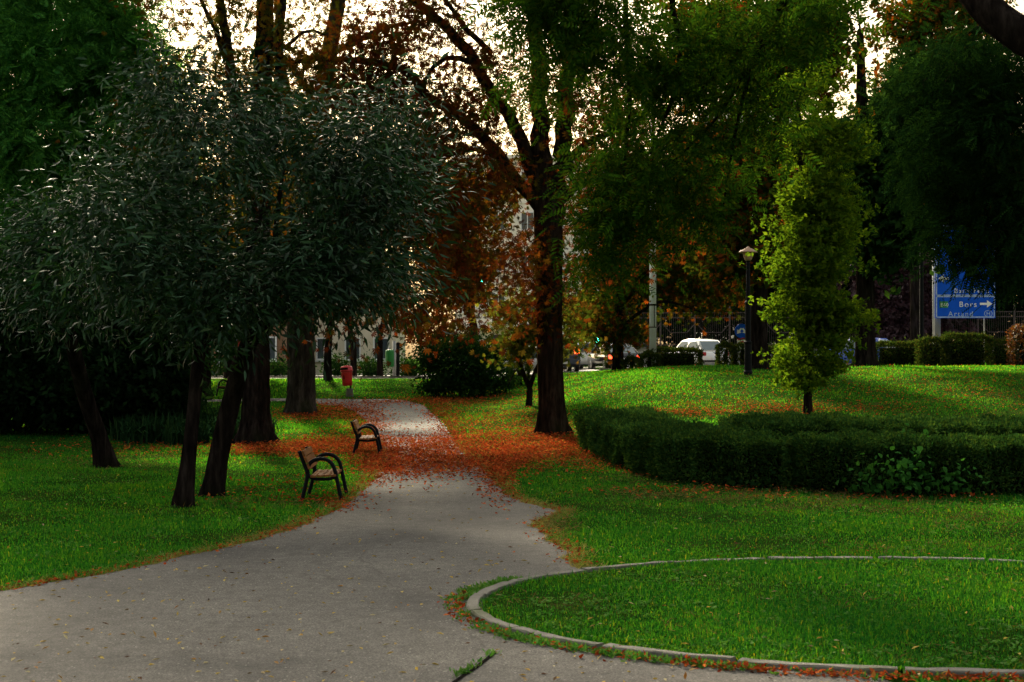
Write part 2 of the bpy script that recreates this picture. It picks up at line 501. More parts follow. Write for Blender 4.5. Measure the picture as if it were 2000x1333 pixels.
Xg = np.concatenate([np.linspace(-700, -40, 23), np.linspace(-38, 38, 153), np.linspace(40, 700, 23)])
Yg = np.concatenate([np.linspace(-40, 0, 9), np.linspace(.5, 90, 180), np.linspace(95, 1400, 30)])
tag(sheet("ground", Xg, Yg, 0.0, M['soil']), kind="structure")

# asphalt path: rows of (photo pixel) left and right edges, turned into world points
LE = [(0, 1158), (120, 1138), (250, 1114), (400, 1080), (520, 1053), (600, 1024), (660, 995), (700, 965), (728, 938),
      (745, 915), (752, 890), (745, 868), (735, 845), (712, 820), (690, 803), (665, 793)]
RE = [(1117, 1108), (1112, 1085), (1062, 1045), (1040, 1022), (1100, 1003), (1050, 990), (1000, 975), (972, 945), (950, 920), (920, 897), (893, 872),
      (876, 845), (858, 820), (836, 800), (822, 788)]
LEW = np.array([G(*p) for p in LE]); REW = np.array([G(*p) for p in RE])
YTOP = float(min(LEW[-1, 1], REW[-1, 1]))
lx = np.concatenate([[-14, -14, -9.5, -6.8], LEW[:, 0]]); ly = np.concatenate([[-8, 10.2, 11.2, 12.2], LEW[:, 1]])
rx = np.concatenate([[2.75, 2.75, 2.6, 1.2, 1.0], REW[:, 0]]); ry = np.concatenate([[-8, 9.2, 9.9, 10.8, 14.0], REW[:, 1]])
def left_edge(y): return np.interp(y, ly, lx) + .05 * np.sin(y * 5.1) * np.sin(y * 1.7) * (y > 10)
def right_edge(y): return np.interp(y, ry, rx) + .06 * np.sin(y * 6.3 + 1) * np.sin(y * 2.1) * (y > 10)
rows = np.concatenate([np.arange(-8, 10, 1.0), np.arange(10, YTOP, .12), [YTOP]])
NC = 15
A, B = left_edge(rows), right_edge(rows)
tt = np.linspace(0, 1, NC)
gx = A[:, None] + (B - A)[:, None] * tt; gy = np.repeat(rows[:, None], NC, 1)
V = np.stack([gx, gy, ground_z(gx, gy) + .012], -1).reshape(-1, 3)
i = np.arange((NC - 1) * (len(rows) - 1)); r_, c_ = i // (NC - 1), i % (NC - 1); a_ = r_ * NC + c_
Q = np.stack([a_, a_ + 1, a_ + 1 + NC, a_ + NC], -1)
tag(link("path", np_mesh("path", V, [Q], M['asphalt'])), kind="structure")
# the bend: the path runs on to the left behind the big trunk
YB0, YB1 = YTOP - .1, float(G(700, 781)[1])
bx = np.concatenate([np.linspace(-30, -6, 49), np.linspace(-5.9, -3.3, 27)])
def bend_lo(x): return np.interp(x, [-30, -9.5, -8, -6.4], [YB1 - 1.6, YB1 - 1.6, YB1 - 1.5, YB0])
def bend_hi(x): return np.interp(x, [-30, -5.0, -4.2, -3.3], [YB1, YB1, YB1 - .5, YB0 + .1])
lo, hi = bend_lo(bx), bend_hi(bx)
tt = np.linspace(0, 1, 9)
gy = lo[:, None] + (hi - lo)[:, None] * tt; gx = np.repeat(bx[:, None], 9, 1)
V = np.stack([gx, gy, ground_z(gx, gy) + .016], -1).reshape(-1, 3)
i = np.arange(8 * (len(bx) - 1)); r_, c_ = i // 8, i % 8; a_ = r_ * 9 + c_
Q = np.stack([a_, a_ + 9, a_ + 10, a_ + 1], -1)
tag(link("cross_path", np_mesh("cross_path", V, [Q], M['asphalt'])), kind="structure")

tag(sheet("road", np.linspace(-120, 120, 121), np.linspace(65.5, 81, 17), .006, M['road']), kind="structure")
tag(sheet("pavement", np.linspace(-120, 120, 121), np.linspace(63.4, 65.2, 4), .02, M['pave']), kind="structure")
mb = MB()
for k in range(120):
    x0 = -120 + k * 2
    pts = [(x0, 65.2), (x0 + 1.99, 65.2), (x0 + 1.99, 65.4), (x0, 65.4)]
    z = float(ground_z(x0, 65.3))
    mb.prism(pts, z - .1, z + .12, 'z')
tag(mb.obj("road_kerb", M['kerb']), kind="structure")
tag(sheet("far_pavement", np.linspace(-120, 120, 121), np.linspace(81.1, 84, 4), .05, M['pave']), kind="structure")

# kerb ring round the lawn island
RC, RA, RB = (3.60, 12.58), 3.94, 2.80
def ring_pt(a, k=0.0): return (RC[0] + (RA + k) * math.cos(a), RC[1] + (RB + k) * math.sin(a))
def in_ring(x, y, k=0.0): return ((x - RC[0]) / (RA + k)) ** 2 + ((y - RC[1]) / (RB + k)) ** 2 < 1
mb = MB()
nst = 21
for s_ in range(nst):
    a0, a1 = 2 * math.pi * s_ / nst, 2 * math.pi * (s_ + 1) / nst - .010 - random.random() * .008
    dz, dk = random.uniform(-.006, .006), random.uniform(-.01, .01)
    tl = random.uniform(-.006, .006)
    m_ = 9
    V, Qd = [], []
    for j in range(m_ + 1):
        a = a0 + (a1 - a0) * j / m_
        for k, z in ((-.054, -.05), (-.052, .046), (-.044, .054), (.044, .054), (.054, .044), (.058, -.05)):
            x, y = ring_pt(a, k + dk)
            V.append((x, y, z + (dz + tl * j / m_ + random.uniform(-.008, .004) if z > 0 else 0)))
    for j in range(m_):
        for k in range(5):
            Qd.append((j * 6 + k, j * 6 + k + 1, j * 6 + 7 + k, j * 6 + 6 + k))
    mb.add(V, Qd, (), [tuple(range(6)), tuple(range(m_ * 6, m_ * 6 + 6))])
tag(mb.obj("kerb", M['kerb']), kind="structure")
# turf inside the ring
V = [(RC[0], RC[1], .03)]; T = []
for k in range(72):
    a = 2 * math.pi * k / 72; V.append((*ring_pt(a, -.08), .028))
    T.append((0, 1 + k, 1 + (k + 1) % 72))
tag(MB().add(V, (), T).obj("turf", M['soil']), kind="structure")

def on_path(x, y, k=0.0):
    """k>0 widens"""
    main = (y < YTOP) & (x > left_edge(y) - k) & (x < right_edge(y) + k)
    bend = (y > bend_lo(x) - k) & (y < bend_hi(x) + k) & (x < -3.3 + k)
    return (main | bend) & ~in_ring(x, y, .1)

# ---------------------------------------------------------------- leaves, twigs, trees
def frames(d, rng_, flat=None):
    d = d / np.linalg.norm(d, axis=1, keepdims=True)
    n = rng_.normal(size=d.shape)
    if flat is not None:
        n = n * (1 - flat) + np.array((0, 0, 1.0)) * flat * 1.6
    b = np.cross(n, d); b /= np.linalg.norm(b, axis=1, keepdims=True) + 1e-9
    return d, b, np.cross(d, b)

def scatter(pos, d, size, T, faces, rng_, flat=None):
    """stamp template T (k,3: along, across, up) at every position"""
    d, b, n = frames(d, rng_, flat)
    s = np.asarray(size).reshape(-1, 1, 1)
    Vv = pos[:, None] + s * (T[None, :, 0:1] * d[:, None] + T[None, :, 1:2] * b[:, None] + T[None, :, 2:3] * n[:, None])
    k = len(T)
    off = (np.arange(len(pos)) * k)[:, None, None]
    return Vv.reshape(-1, 3), [(np.asarray(f)[None] + off).reshape(-1, len(f[0])) for f in faces]

T_NARROW = (np.array([(0, 0, 0), (.35, .10, .035), (.35, -.10, .035), (.7, .08, -.03), (.7, -.08, -.03), (1, 0, -.18)]),
            [[(0, 2, 1), (3, 4, 5)], [(1, 2, 4, 3)]])
T_OVAL = (np.array([(0, 0, 0), (.4, .26, .06), (.45, -.26, .06), (1, 0, -.08)]), [[(0, 2, 3), (0, 3, 1)]])
def palmate(n=6):
    Vt, Ft = [(0, 0, 0)], []
    for i in range(n):
        a = R(-85 + 170 * i / (n - 1)); L = .62 + .38 * math.cos(a)
        c, s = math.cos(a), math.sin(a); wd = .15
        b = len(Vt)
        Vt += [(c * L * .6 - s * wd * L, s * L * .6 + c * wd * L, -.05), (c * L * .6 + s * wd * L, s * L * .6 - c * wd * L, -.05), (c * L, s * L, -.24)]
        Ft += [(0, b + 1, b + 2), (0, b + 2, b)]
    return np.array(Vt), [Ft]
T_PALM = palmate()
def pinnate(n=6):
    Vt, Ft = [], []
    for i in range(n):
        x = .15 + .8 * i / n
        for s in (-1, 1):
            b = len(Vt); L = .24 * (1 - .35 * abs(i / n - .4)); dr = -.10 * (i / n) ** 2
            Vt += [(x, 0, dr), (x + L * .55, s * L * .42 + s * .03, dr + .01), (x + L * .2, s * L * .72, dr - .01), (x + L * .7, s * L * 1.0, dr - .04)]
            Ft += [(b, b + 1, b + 3, b + 2)]
    return np.array(Vt), [Ft]
T_PINN = pinnate()
def clump(n=5, seed=3):
    q = random.Random(seed); Vt, Ft = [], []
    for i in range(n):
        a, e = q.uniform(0, 6.28), q.uniform(-.6, .8)
        d = Vector((math.cos(a) * math.cos(e) + .4, math.sin(a) * math.cos(e), math.sin(e))).normalized()
        u = d.cross(Vector((q.uniform(-1, 1), q.uniform(-1, 1), 1))).normalized()
        o = Vector((q.uniform(-.4, .4), q.uniform(-.4, .4), q.uniform(-.4, .4)))
        b = len(Vt)
        Vt += [tuple(o), tuple(o + d * .3 + u * .16), tuple(o + d * .3 - u * .16), tuple(o + d * .62)]
        Ft += [(b, b + 2, b + 3, b + 1)]
    return np.array(Vt), [Ft]
T_CLUMP = clump()

def smooth_line(pts, n):
    """Catmull-Rom through points of any dimension"""
    p = np.asarray(pts, float)
    p = np.vstack([2 * p[0] - p[1], p, 2 * p[-1] - p[-2]])
    out = []
    k = len(p) - 3
    for t in np.linspace(0, k, n):
        i = min(int(t), k - 1); u = t - i
        a, b, c, d = p[i:i + 4]
        out.append(.5 * ((2 * b) + (-a + c) * u + (2 * a - 5 * b + 4 * c - d) * u * u + (-a + 3 * b - 3 * c + d) * u ** 3))
    return np.array(out)

TRUNKS = []
def tree(name, label, trunk, blobs, tmpl, leafm, barkm, size, per, spread, limbs=(), droop=.4, cat="tree", group=None,
         flare=1.5, twig=1.0, flat=None, seed=0, sides=14, shell=.35, inner=0, scale_var=.3, spray=.5, hang=0.0, gap=-2.0, vflat=.75, edge=0.0):
    """trunk / limbs: lists of (px, py, depth, radius); blobs: (px, py, depth, rpx, rpy, rdepth, clusters)"""
    q = np.random.default_rng(100 + seed)
    random.seed(seed + 1)
    base = P(*trunk[0][:3])
    bz = float(ground_z(base[0], base[1]))
    root = thing(name, label, cat, (float(base[0]), float(base[1]), bz), 0, group)
    O = np.array((base[0], base[1], bz))
    TRUNKS.append((base[0], base[1], trunk[0][3] * flare))
    mb = MB(); sk, sr = [], []
    for li, L in enumerate([trunk] + list(limbs)):
        w4 = np.array([(*P(a, b, c), r) for a, b, c, r in L])
        if li == 0:
            w4[0, 2] = bz - .12
        n = max(6, int(np.linalg.norm(np.diff(w4[:, :3], axis=0), axis=1).sum() / .35))
        n = min(n, 60)
        s = smooth_line(w4, n)
        if li == 0 and flare > 1:
            h = s[:, 2] - bz
            s[:, 3] *= 1 + (flare - 1) * np.exp(-np.clip(h, 0, 9) / .28)
        if li > 0:
            s[1:-1, :3] += q.normal(size=(n - 2, 3)) * s[1:-1, 3:4] * .22
        sd_ = sides if li == 0 else max(6, sides - 5)
        v0 = mb.n
        if li == 0:
            s = np.vstack([s[:1] + (s[1:2] - s[:1]) * t_ for t_ in (0, .3, .6)] + [s[1:]]) if flare > 1.1 else s
        mb.tube([p - O for p in s[:, :3]], list(np.maximum(s[:, 3], .006)), sd_, True, .05)
        if li == 0 and sides >= 9:
            ph = q.uniform(0, 6.28, 3)
            for iv in range(v0, mb.n):
                ring_i, kk_ = divmod(iv - v0, sd_)
                if ring_i >= len(s): break
                c_ = s[ring_i, :3] - O; an = 2 * math.pi * kk_ / sd_
                hh_ = max(0.0, c_[2])
                f_ = 1 + (flare - 1) * .55 * math.exp(-hh_ / .35) * (math.cos(4 * an + ph[0]) + .6 * math.cos(7 * an + ph[1])) + .05 * math.cos(9 * an + ph[2] + hh_ * .25) * (1 if kk_ % 2 else -1)
                p_ = np.array(mb.v[iv]); mb.v[iv] = tuple(c_ + (p_ - c_) * f_)
        sk.append(s[:, :3]); sr.append(s[:, 3])
    sk = np.vstack(sk); sr = np.concatenate(sr)
    cl, er = [], []
    for (px, py, dp, rx_, ry_, rd, n) in blobs:
        c = P(px, py, dp); rr = np.array((rx_ * dp / F, rd, ry_ * dp / F))
        v = q.normal(size=(n, 3)); v /= np.linalg.norm(v, axis=1, keepdims=True)
        rad = (shell + (1 - shell) * q.random((n, 1))) ** .6 * q.uniform(.72, 1.22, (n, 1))
        cl.append(c + v * rad * rr); er.append(rad[:, 0])
    cl = np.vstack(cl)
    cl[:, 2] = np.maximum(cl[:, 2], ground_z(cl[:, 0], cl[:, 1]) + spread * .6)
    gn = np.sin(cl[:, 0] * 2.3 + 1.7 * np.sin(cl[:, 2] * 1.9)) + np.sin(cl[:, 2] * 2.9 + cl[:, 0] * .8) + .7 * np.sin(cl[:, 1] * 2.1 + cl[:, 0])
    er = np.concatenate(er)[gn > gap]
    cl = cl[gn > gap]
    dist = np.array([np.min(np.linalg.norm(sk - c, axis=1)) for c in cl])
    order = np.argsort(dist)
    skl = np.zeros((len(sk) + len(cl) * 5, 3)); skl[:len(sk)] = sk
    srl = np.zeros(len(skl)); srl[:len(sk)] = sr
    ns = len(sk)
    LP, LD = [], []
    for ci in order:
        c = cl[ci]
        dv = skl[:ns] - c
        dd = np.linalg.norm(dv, axis=1) + np.clip(dv[:, 2], -9, 0) * -.15 + np.where(srl[:ns] > .3, .6, 0)
        j = int(np.argmin(dd)); a = skl[j]; ln = float(np.linalg.norm(c - a))
        mid = (a + c) / 2 + np.array((0, 0, .12 * ln)) + q.normal(size=3) * ln * .07
        r0 = min(srl[j] * .8, (.007 + .011 * ln) * twig); r1 = .004 * twig
        t = np.linspace(0, 1, 6)[:, None]
        pts = (1 - t) ** 2 * a + 2 * t * (1 - t) * mid + t * t * c
        pts[1:-1] += q.normal(size=(4, 3)) * ln * .025
        rr = np.linspace(r0, r1, 6)
        mb.tube([p - O for p in pts], list(rr), 4 if r0 < .03 else 6, False)
        skl[ns:ns + 5] = pts[1:]; srl[ns:ns + 5] = rr[1:]; ns += 5
        k = max(3, int(per * q.uniform(1 - scale_var, 1 + scale_var) * (1 - edge * float(np.clip((er[ci] - .7) / .35, 0, 1)))))
        u = q.random((k, 1)); u = .45 + .6 * u
        along = a + (c - a) * u
        off = q.normal(size=(k, 3)) * np.array((1, 1, vflat)) * spread * q.uniform(.65, 1.3)
        pos = along * .35 + c * .65 + off
        if hang:
            pos[:, 2] -= np.abs(q.normal(size=k)) * hang
        cd_ = q.normal(size=3) * np.array((1, 1, .5))
        d = off / (spread + 1e-6) * .45 + (c - a) / (ln + .1) * .4 + cd_ * spray + q.normal(size=(k, 3)) * .4
        d[:, 2] -= droop
        LP.append(pos); LD.append(d)
    LP, LD = np.vstack(LP), np.vstack(LD)
    gz = ground_z(LP[:, 0], LP[:, 1])
    keep = LP[:, 2] > gz + .05
    LP, LD = LP[keep], LD[keep]
    sz = size * q.uniform(.45, 1.2, len(LP))
    V, Fs = scatter(LP - O, LD, sz, tmpl[0], tmpl[1], q, flat)
    mb.obj("trunk", barkm, root, smooth=True)
    link("crown", np_mesh("crown", V, Fs, leafm), root)
    return root

# --- the three narrow-leaved trees on the left lawn
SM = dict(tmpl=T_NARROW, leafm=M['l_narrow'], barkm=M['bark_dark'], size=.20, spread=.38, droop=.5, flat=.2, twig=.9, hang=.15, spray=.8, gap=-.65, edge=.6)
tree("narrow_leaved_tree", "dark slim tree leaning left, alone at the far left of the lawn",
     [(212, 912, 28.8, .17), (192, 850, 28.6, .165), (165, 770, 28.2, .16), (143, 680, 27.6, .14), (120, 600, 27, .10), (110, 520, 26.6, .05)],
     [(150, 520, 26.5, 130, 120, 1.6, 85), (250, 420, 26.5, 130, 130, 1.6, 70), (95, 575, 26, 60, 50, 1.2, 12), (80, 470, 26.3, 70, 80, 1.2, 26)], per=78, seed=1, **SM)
tree("narrow_leaved_tree", "slender upright tree, the one nearest the camera left of the benches",
     [(358, 990, 21.1, .115), (368, 900, 21.1, .11), (380, 780, 21.2, .105), (392, 660, 21.3, .10), (408, 560, 21.5, .085), (420, 430, 21.6, .05)],
     [(300, 440, 20.8, 180, 150, 1.7, 95), (420, 330, 21.2, 180, 130, 1.7, 75), (380, 560, 20.6, 190, 95, 1.6, 75), (180, 540, 21.2, 120, 70, 1.2, 22), (330, 220, 21.6, 90, 70, 1.2, 22), (335, 140, 21.7, 60, 40, .9, 14), (230, 300, 21.5, 70, 60, 1, 14), (480, 190, 21.4, 60, 45, .9, 12)],
     limbs=[[(392, 660, 21.3, .06), (330, 560, 21.1, .045), (250, 480, 21, .02)], [(400, 600, 21.4, .06), (480, 500, 21.3, .04), (520, 380, 21.2, .02)]],
     per=78, seed=2, **SM)
tree("narrow_leaved_tree", "dark tree with a bare lower trunk leaning right, just left of the nearest bench",
     [(412, 968, 22.8, .16), (430, 880, 22.8, .155), (455, 770, 22.7, .15), (490, 660, 22.5, .13), (540, 560, 22.3, .10), (590, 450, 22, .05)],
     [(620, 440, 21.8, 180, 150, 1.7, 95), (715, 430, 22, 120, 140, 1.6, 62), (560, 300, 22.2, 170, 100, 1.6, 60), (640, 535, 21.6, 160, 62, 1.5, 55), (775, 460, 22, 75, 85, 1.2, 26), (790, 370, 22.2, 60, 70, 1.0, 12), (500, 570, 21.8, 110, 50, 1.3, 30), (720, 270, 22.4, 120, 80, 1.3, 32), (640, 190, 22.3, 70, 40, .9, 12), (760, 190, 22.4, 60, 36, .8, 8)],
     limbs=[[(490, 660, 22.5, .07), (600, 560, 22, .05), (720, 480, 21.9, .02)], [(540, 560, 22.3, .06), (540, 430, 22.2, .04), (560, 300, 22.2, .02)]],
     per=78, seed=3, **SM)

# --- tall chestnuts with thick trunks
CHN = dict(tmpl=T_PALM, size=.155, spread=.5, droop=.6, hang=.1)
tree("chestnut_tree", "tall tree with a thick black trunk flaring at its base, left of the second bench",
     [(500, 868, 36.2, .36), (500, 780, 36.2, .35), (501, 660, 36.2, .33), (503, 500, 36.2, .31), (508, 330, 36.2, .27), (514, 150, 36.2, .24), (520, -60, 36.2, .20), (528, -340, 36.2, .10)],
     [(280, -430, 36, 280, 140, 3, 80), (230, -310, 26, 520, 110, 5, 210), (380, 330, 35.5, 150, 120, 2, 50), (470, 60, 36, 150, 120, 2.4, 44), (440, 215, 35.8, 140, 70, 2, 34), (420, -160, 36, 240, 160, 3, 60), (560, -330, 36, 280, 160, 3.2, 80), (560, 180, 35.6, 100, 110, 1.8, 22)],  # unseen foliage groups above the view are added to shade near path and left lawn
     leafm=M['l_ochre'], barkm=M['bark_dark'], per=42, seed=4, flare=1.55,
     limbs=[[(503, 460, 36.2, .16), (470, 290, 36, .15), (453, 160, 35.8, .13), (432, 10, 35.5, .11), (405, -160, 35, .05)],
            [(455, 165, 35.8, .08), (420, 60, 35.5, .07), (380, -20, 35, .04)],
            [(506, 380, 36.2, .13), (540, 230, 36.3, .12), (548, 60, 36.4, .10), (560, -150, 36.6, .05)],
            [(548, 100, 36.4, .05), (600, 60, 36, .045), (660, 80, 35.6, .02)]], **CHN)
tree("chestnut_tree", "tall tree with the thickest trunk, grey ridged bark, where the path bends left",
     [(588, 810, 47.5, .50), (588, 730, 47.5, .48), (589, 600, 47.5, .46), (598, 430, 47.5, .38), (618, 260, 47.5, .32), (640, 120, 47.5, .26), (662, 0, 47.5, .22), (700, -220, 47.5, .12)],
     [(700, 40, 47, 170, 110, 3, 34), (640, -180, 47, 260, 150, 4, 80), (820, -240, 46, 200, 130, 3.5, 60), (690, 230, 46, 150, 90, 2.5, 30), (560, 200, 46, 110, 90, 2.5, 22), (620, 360, 45.6, 120, 100, 2, 20), (370, 420, 46, 170, 120, 2.6, 50), (712, 540, 46.5, 90, 70, 1.6, 26)],  # group far left, hidden behind nearer crowns, is added to shade the strap-leaved bed
     leafm=M['l_ochre'], barkm=M['bark_grey'], per=48, seed=5, flare=1.22, sides=22,
     limbs=[[(600, 420, 47.5, .22), (570, 250, 47.4, .18), (545, 110, 47.2, .15), (540, -60, 47, .08)],
            [(625, 220, 47.5, .12), (560, 120, 47, .09), (500, 90, 46.6, .03)],
            [(645, 110, 47.5, .12), (740, 60, 47, .09), (830, 40, 46.6, .03)]], **CHN)
tree("chestnut_tree", "large rust-leaved chestnut with a black forking trunk, on the right edge of the path",
     [(1078, 853, 37.5, .37), (1076, 760, 37.5, .35), (1074, 650, 37.5, .34), (1072, 520, 37.5, .36), (1070, 420, 37.5, .36), (1064, 370, 37.5, .25)],
     [(800, 240, 36.5, 180, 100, 2, 54), (700, 130, 36.3, 160, 60, 1.6, 28), (860, 60, 36.5, 160, 90, 2, 36), (930, 200, 36.5, 90, 90, 1.6, 20), (880, 330, 36, 160, 100, 2, 46),
      (820, 460, 35.5, 150, 110, 1.8, 30), (760, 600, 35, 100, 70, 1.4, 13), (930, 500, 35.4, 100, 110, 1.6, 19), (1040, 560, 36.8, 70, 110, .9, 18),
      (1190, 400, 38.5, 110, 140, 2, 30), (1260, 330, 38, 130, 110, 2, 36), (1180, 180, 37.5, 110, 130, 2, 44), (950, -200, 37, 380, 180, 4, 110), (1250, -160, 37, 240, 150, 3.4, 60), (860, 620, 35.6, 110, 45, 1.2, 7)],
     leafm=M['l_chest'], barkm=M['bark_brown'], per=58, seed=6, flare=1.35, sides=18,
     limbs=[[(1062, 430, 37.5, .20), (1020, 365, 37.4, .17), (965, 290, 37.2, .15), (900, 230, 37, .13), (840, 190, 36.8, .12), (800, 146, 36.6, .11), (760, 128, 36.4, .10), (680, 116, 36.2, .08), (600, 118, 36, .06), (530, 126, 36, .03)],
            [(1066, 410, 37.5, .22), (1042, 330, 37.4, .19), (1005, 250, 37.2, .17), (955, 170, 37, .15), (912, 100, 36.8, .14), (860, 42, 36.6, .12), (805, 0, 36.4, .11), (740, -70, 36, .05)],
            [(1066, 420, 37.5, .26), (1056, 300, 37.5, .25), (1050, 150, 37.5, .22), (1045, 0, 37.5, .18), (1040, -220, 37.5, .09)],
            [(1078, 430, 37.5, .27), (1098, 310, 37.6, .24), (1106, 180, 37.7, .21), (1113, 40, 37.8, .17), (1125, -160, 38, .08)],
            [(985, 315, 37.3, .08), (930, 292, 37, .06), (860, 310, 36.7, .045), (795, 306, 36.4, .02)],
            [(930, 125, 36.9, .08), (880, 112, 36.6, .07), (838, 140, 36.4, .05), (815, 210, 36.2, .025)],
            [(960, 105, 36.8, .08), (900, 40, 36.5, .07), (850, -30, 36.2, .04)],
            [(1100, 320, 37.6, .12), (1170, 265, 37.8, .09), (1260, 240, 38, .04)],
            [(1092, 400, 37.5, .10), (1150, 350, 37.6, .07), (1230, 360, 37.8, .03)]], **CHN)
# tree by the road with mixed leaves
tree("roadside_tree", "small orange and green tree with a short dark trunk, before the black car",
     [(1207, 722, 60, .24), (1207, 670, 60, .22), (1210, 600, 60, .20), (1222, 500, 60, .15), (1240, 380, 60, .08)],
     [(1310, 480, 61, 150, 90, 2.2, 70), (1200, 560, 60, 80, 70, 2, 36), (1385, 560, 60.5, 75, 60, 1.6, 28), (1230, 400, 61, 130, 110, 3, 55), (1180, 635, 59.5, 45, 32, 1.0, 12), (1215, 640, 59.5, 40, 30, 1.0, 8)],
     leafm=M['l_mixed'], barkm=M['bark_dark'], per=62, seed=7, tmpl=T_PALM, size=.2, spread=.55, droop=.5, hang=.15, flare=1.2,
     limbs=[[(1210, 600, 60, .12), (1290, 510, 59.5, .09), (1390, 480, 59, .04)], [(1208, 640, 60, .08), (1290, 590, 59.2, .06), (1370, 610, 58.8, .02)]])
g = G(1033, 795)
sy = g[1]
tree("forked_sapling", "small forked sapling with yellow-green leaves, just left of the large chestnut trunk",
     [(1033, 795, sy, .105), (1034, 765, sy, .095), (1034, 757, sy, .09), (1020, 725, sy, .07), (1016, 690, sy, .05), (1028, 620, sy, .025)],
     [(1015, 620, sy, 65, 60, 1.2, 17), (1050, 665, sy - .3, 60, 45, 1.0, 12), (1000, 675, sy - .2, 45, 30, .8, 6), (1090, 640, sy - .5, 50, 60, .8, 18)],
     leafm=M['l_maple'], barkm=M['bark_dark'], per=48, seed=8, tmpl=T_PALM, size=.16, spread=.32, droop=.5, flare=1.15, sides=9,
     limbs=[[(1034, 758, sy, .08), (1046, 730, sy, .07), (1054, 700, sy, .05), (1062, 650, sy, .02)], [(1016, 735, sy, .03), (1008, 722, sy, .025), (992, 755, sy, .012)]])
tree("young_tree", "slim young tree with a yellow-green narrow crown, standing on the grass slope behind the hedge",
     [(1577, 803, 39.5, .125), (1579, 740, 39.5, .115), (1583, 640, 39.5, .11), (1586, 520, 39.5, .105), (1583, 430, 39.5, .10), (1570, 330, 39.5, .095), (1556, 205, 39.5, .08)],
     [(1588, 500, 39.3, 70, 65, 1.0, 56), (1585, 600, 39.2, 66, 60, 1.0, 44), (1592, 690, 39.2, 70, 45, 1.0, 30), (1570, 735, 39, 50, 25, .7, 12), (1595, 430, 39.3, 74, 75, 1.1, 76), (1612, 300, 39.5, 82, 80, 1.2, 60), (1640, 620, 39.2, 50, 40, .8, 18), (1600, 180, 39.6, 90, 50, 1.2, 14)],
     leafm=M['l_yellow'], barkm=M['bark_dark'], per=33, seed=9, tmpl=T_CLUMP, size=.26, spread=.30, droop=.15, flat=.5, vflat=.35, shell=.45, edge=.4, flare=1.15, sides=10,
     limbs=[[(1557, 215, 39.5, .06), (1542, 175, 39.5, .05), (1545, 120, 39.5, .045), (1590, 60, 39.5, .035), (1610, -40, 39.5, .02)], [(1558, 210, 39.5, .055), (1575, 150, 39.5, .045), (1585, 90, 39.5, .03), (1630, 10, 39.5, .015)],
            [(1572, 340, 39.5, .05), (1548, 290, 39.5, .045), (1535, 235, 39.5, .03), (1552, 200, 39.5, .02)], [(1584, 420, 39.5, .04), (1620, 360, 39.3, .03), (1650, 330, 39.2, .012)]])
tree("slope_tree", "dark tree with a curved leaning trunk, close behind the park lamp",
     [(1484, 735, 52, .36), (1482, 660, 52, .31), (1484, 560, 52, .29), (1492, 470, 52, .26), (1500, 385, 52, .24), (1506, 360, 52, .2)],
     [(1440, 330, 52, 110, 110, 2.2, 40), (1530, 110, 52, 130, 100, 3, 40), (1420, 90, 52, 150, 130, 3, 40), (1450, 480, 51, 60, 60, 1.4, 14), (1500, -120, 52, 260, 140, 4, 30)],
     leafm=M['l_mixed'], barkm=M['bark_dark'], per=52, seed=10, tmpl=T_CLUMP, size=.55, spread=.6, droop=.4, flare=1.25,
     limbs=[[(1503, 380, 52, .18), (1515, 300, 52, .15), (1520, 240, 52, .13), (1536, 100, 52, .10), (1545, -60, 52, .05)], [(1500, 375, 52, .15), (1482, 330, 52, .12), (1465, 250, 52, .10), (1440, 100, 52, .06)]])
tree("slope_tree", "straight dark tree standing between the yellow-green young tree and the blue sign",
     [(1690, 714, 55, .40), (1690, 640, 55, .35), (1690, 540, 55, .33), (1688, 420, 55, .30), (1684, 250, 55, .24), (1680, 60, 55, .14)],
     [(1700, 330, 55, 110, 110, 2.6, 44), (1660, -70, 55, 200, 70, 3.5, 10), (1800, 260, 55, 90, 100, 2.4, 40), (1720, 460, 54.5, 70, 50, 1.8, 18)],
     leafm=M['l_shrub'], barkm=M['bark_dark'], per=56, seed=11, tmpl=T_CLUMP, size=.6, spread=.65, droop=.4, flare=1.25,
     limbs=[[(1688, 430, 55, .18), (1740, 330, 55, .13), (1800, 220, 55, .05)]])
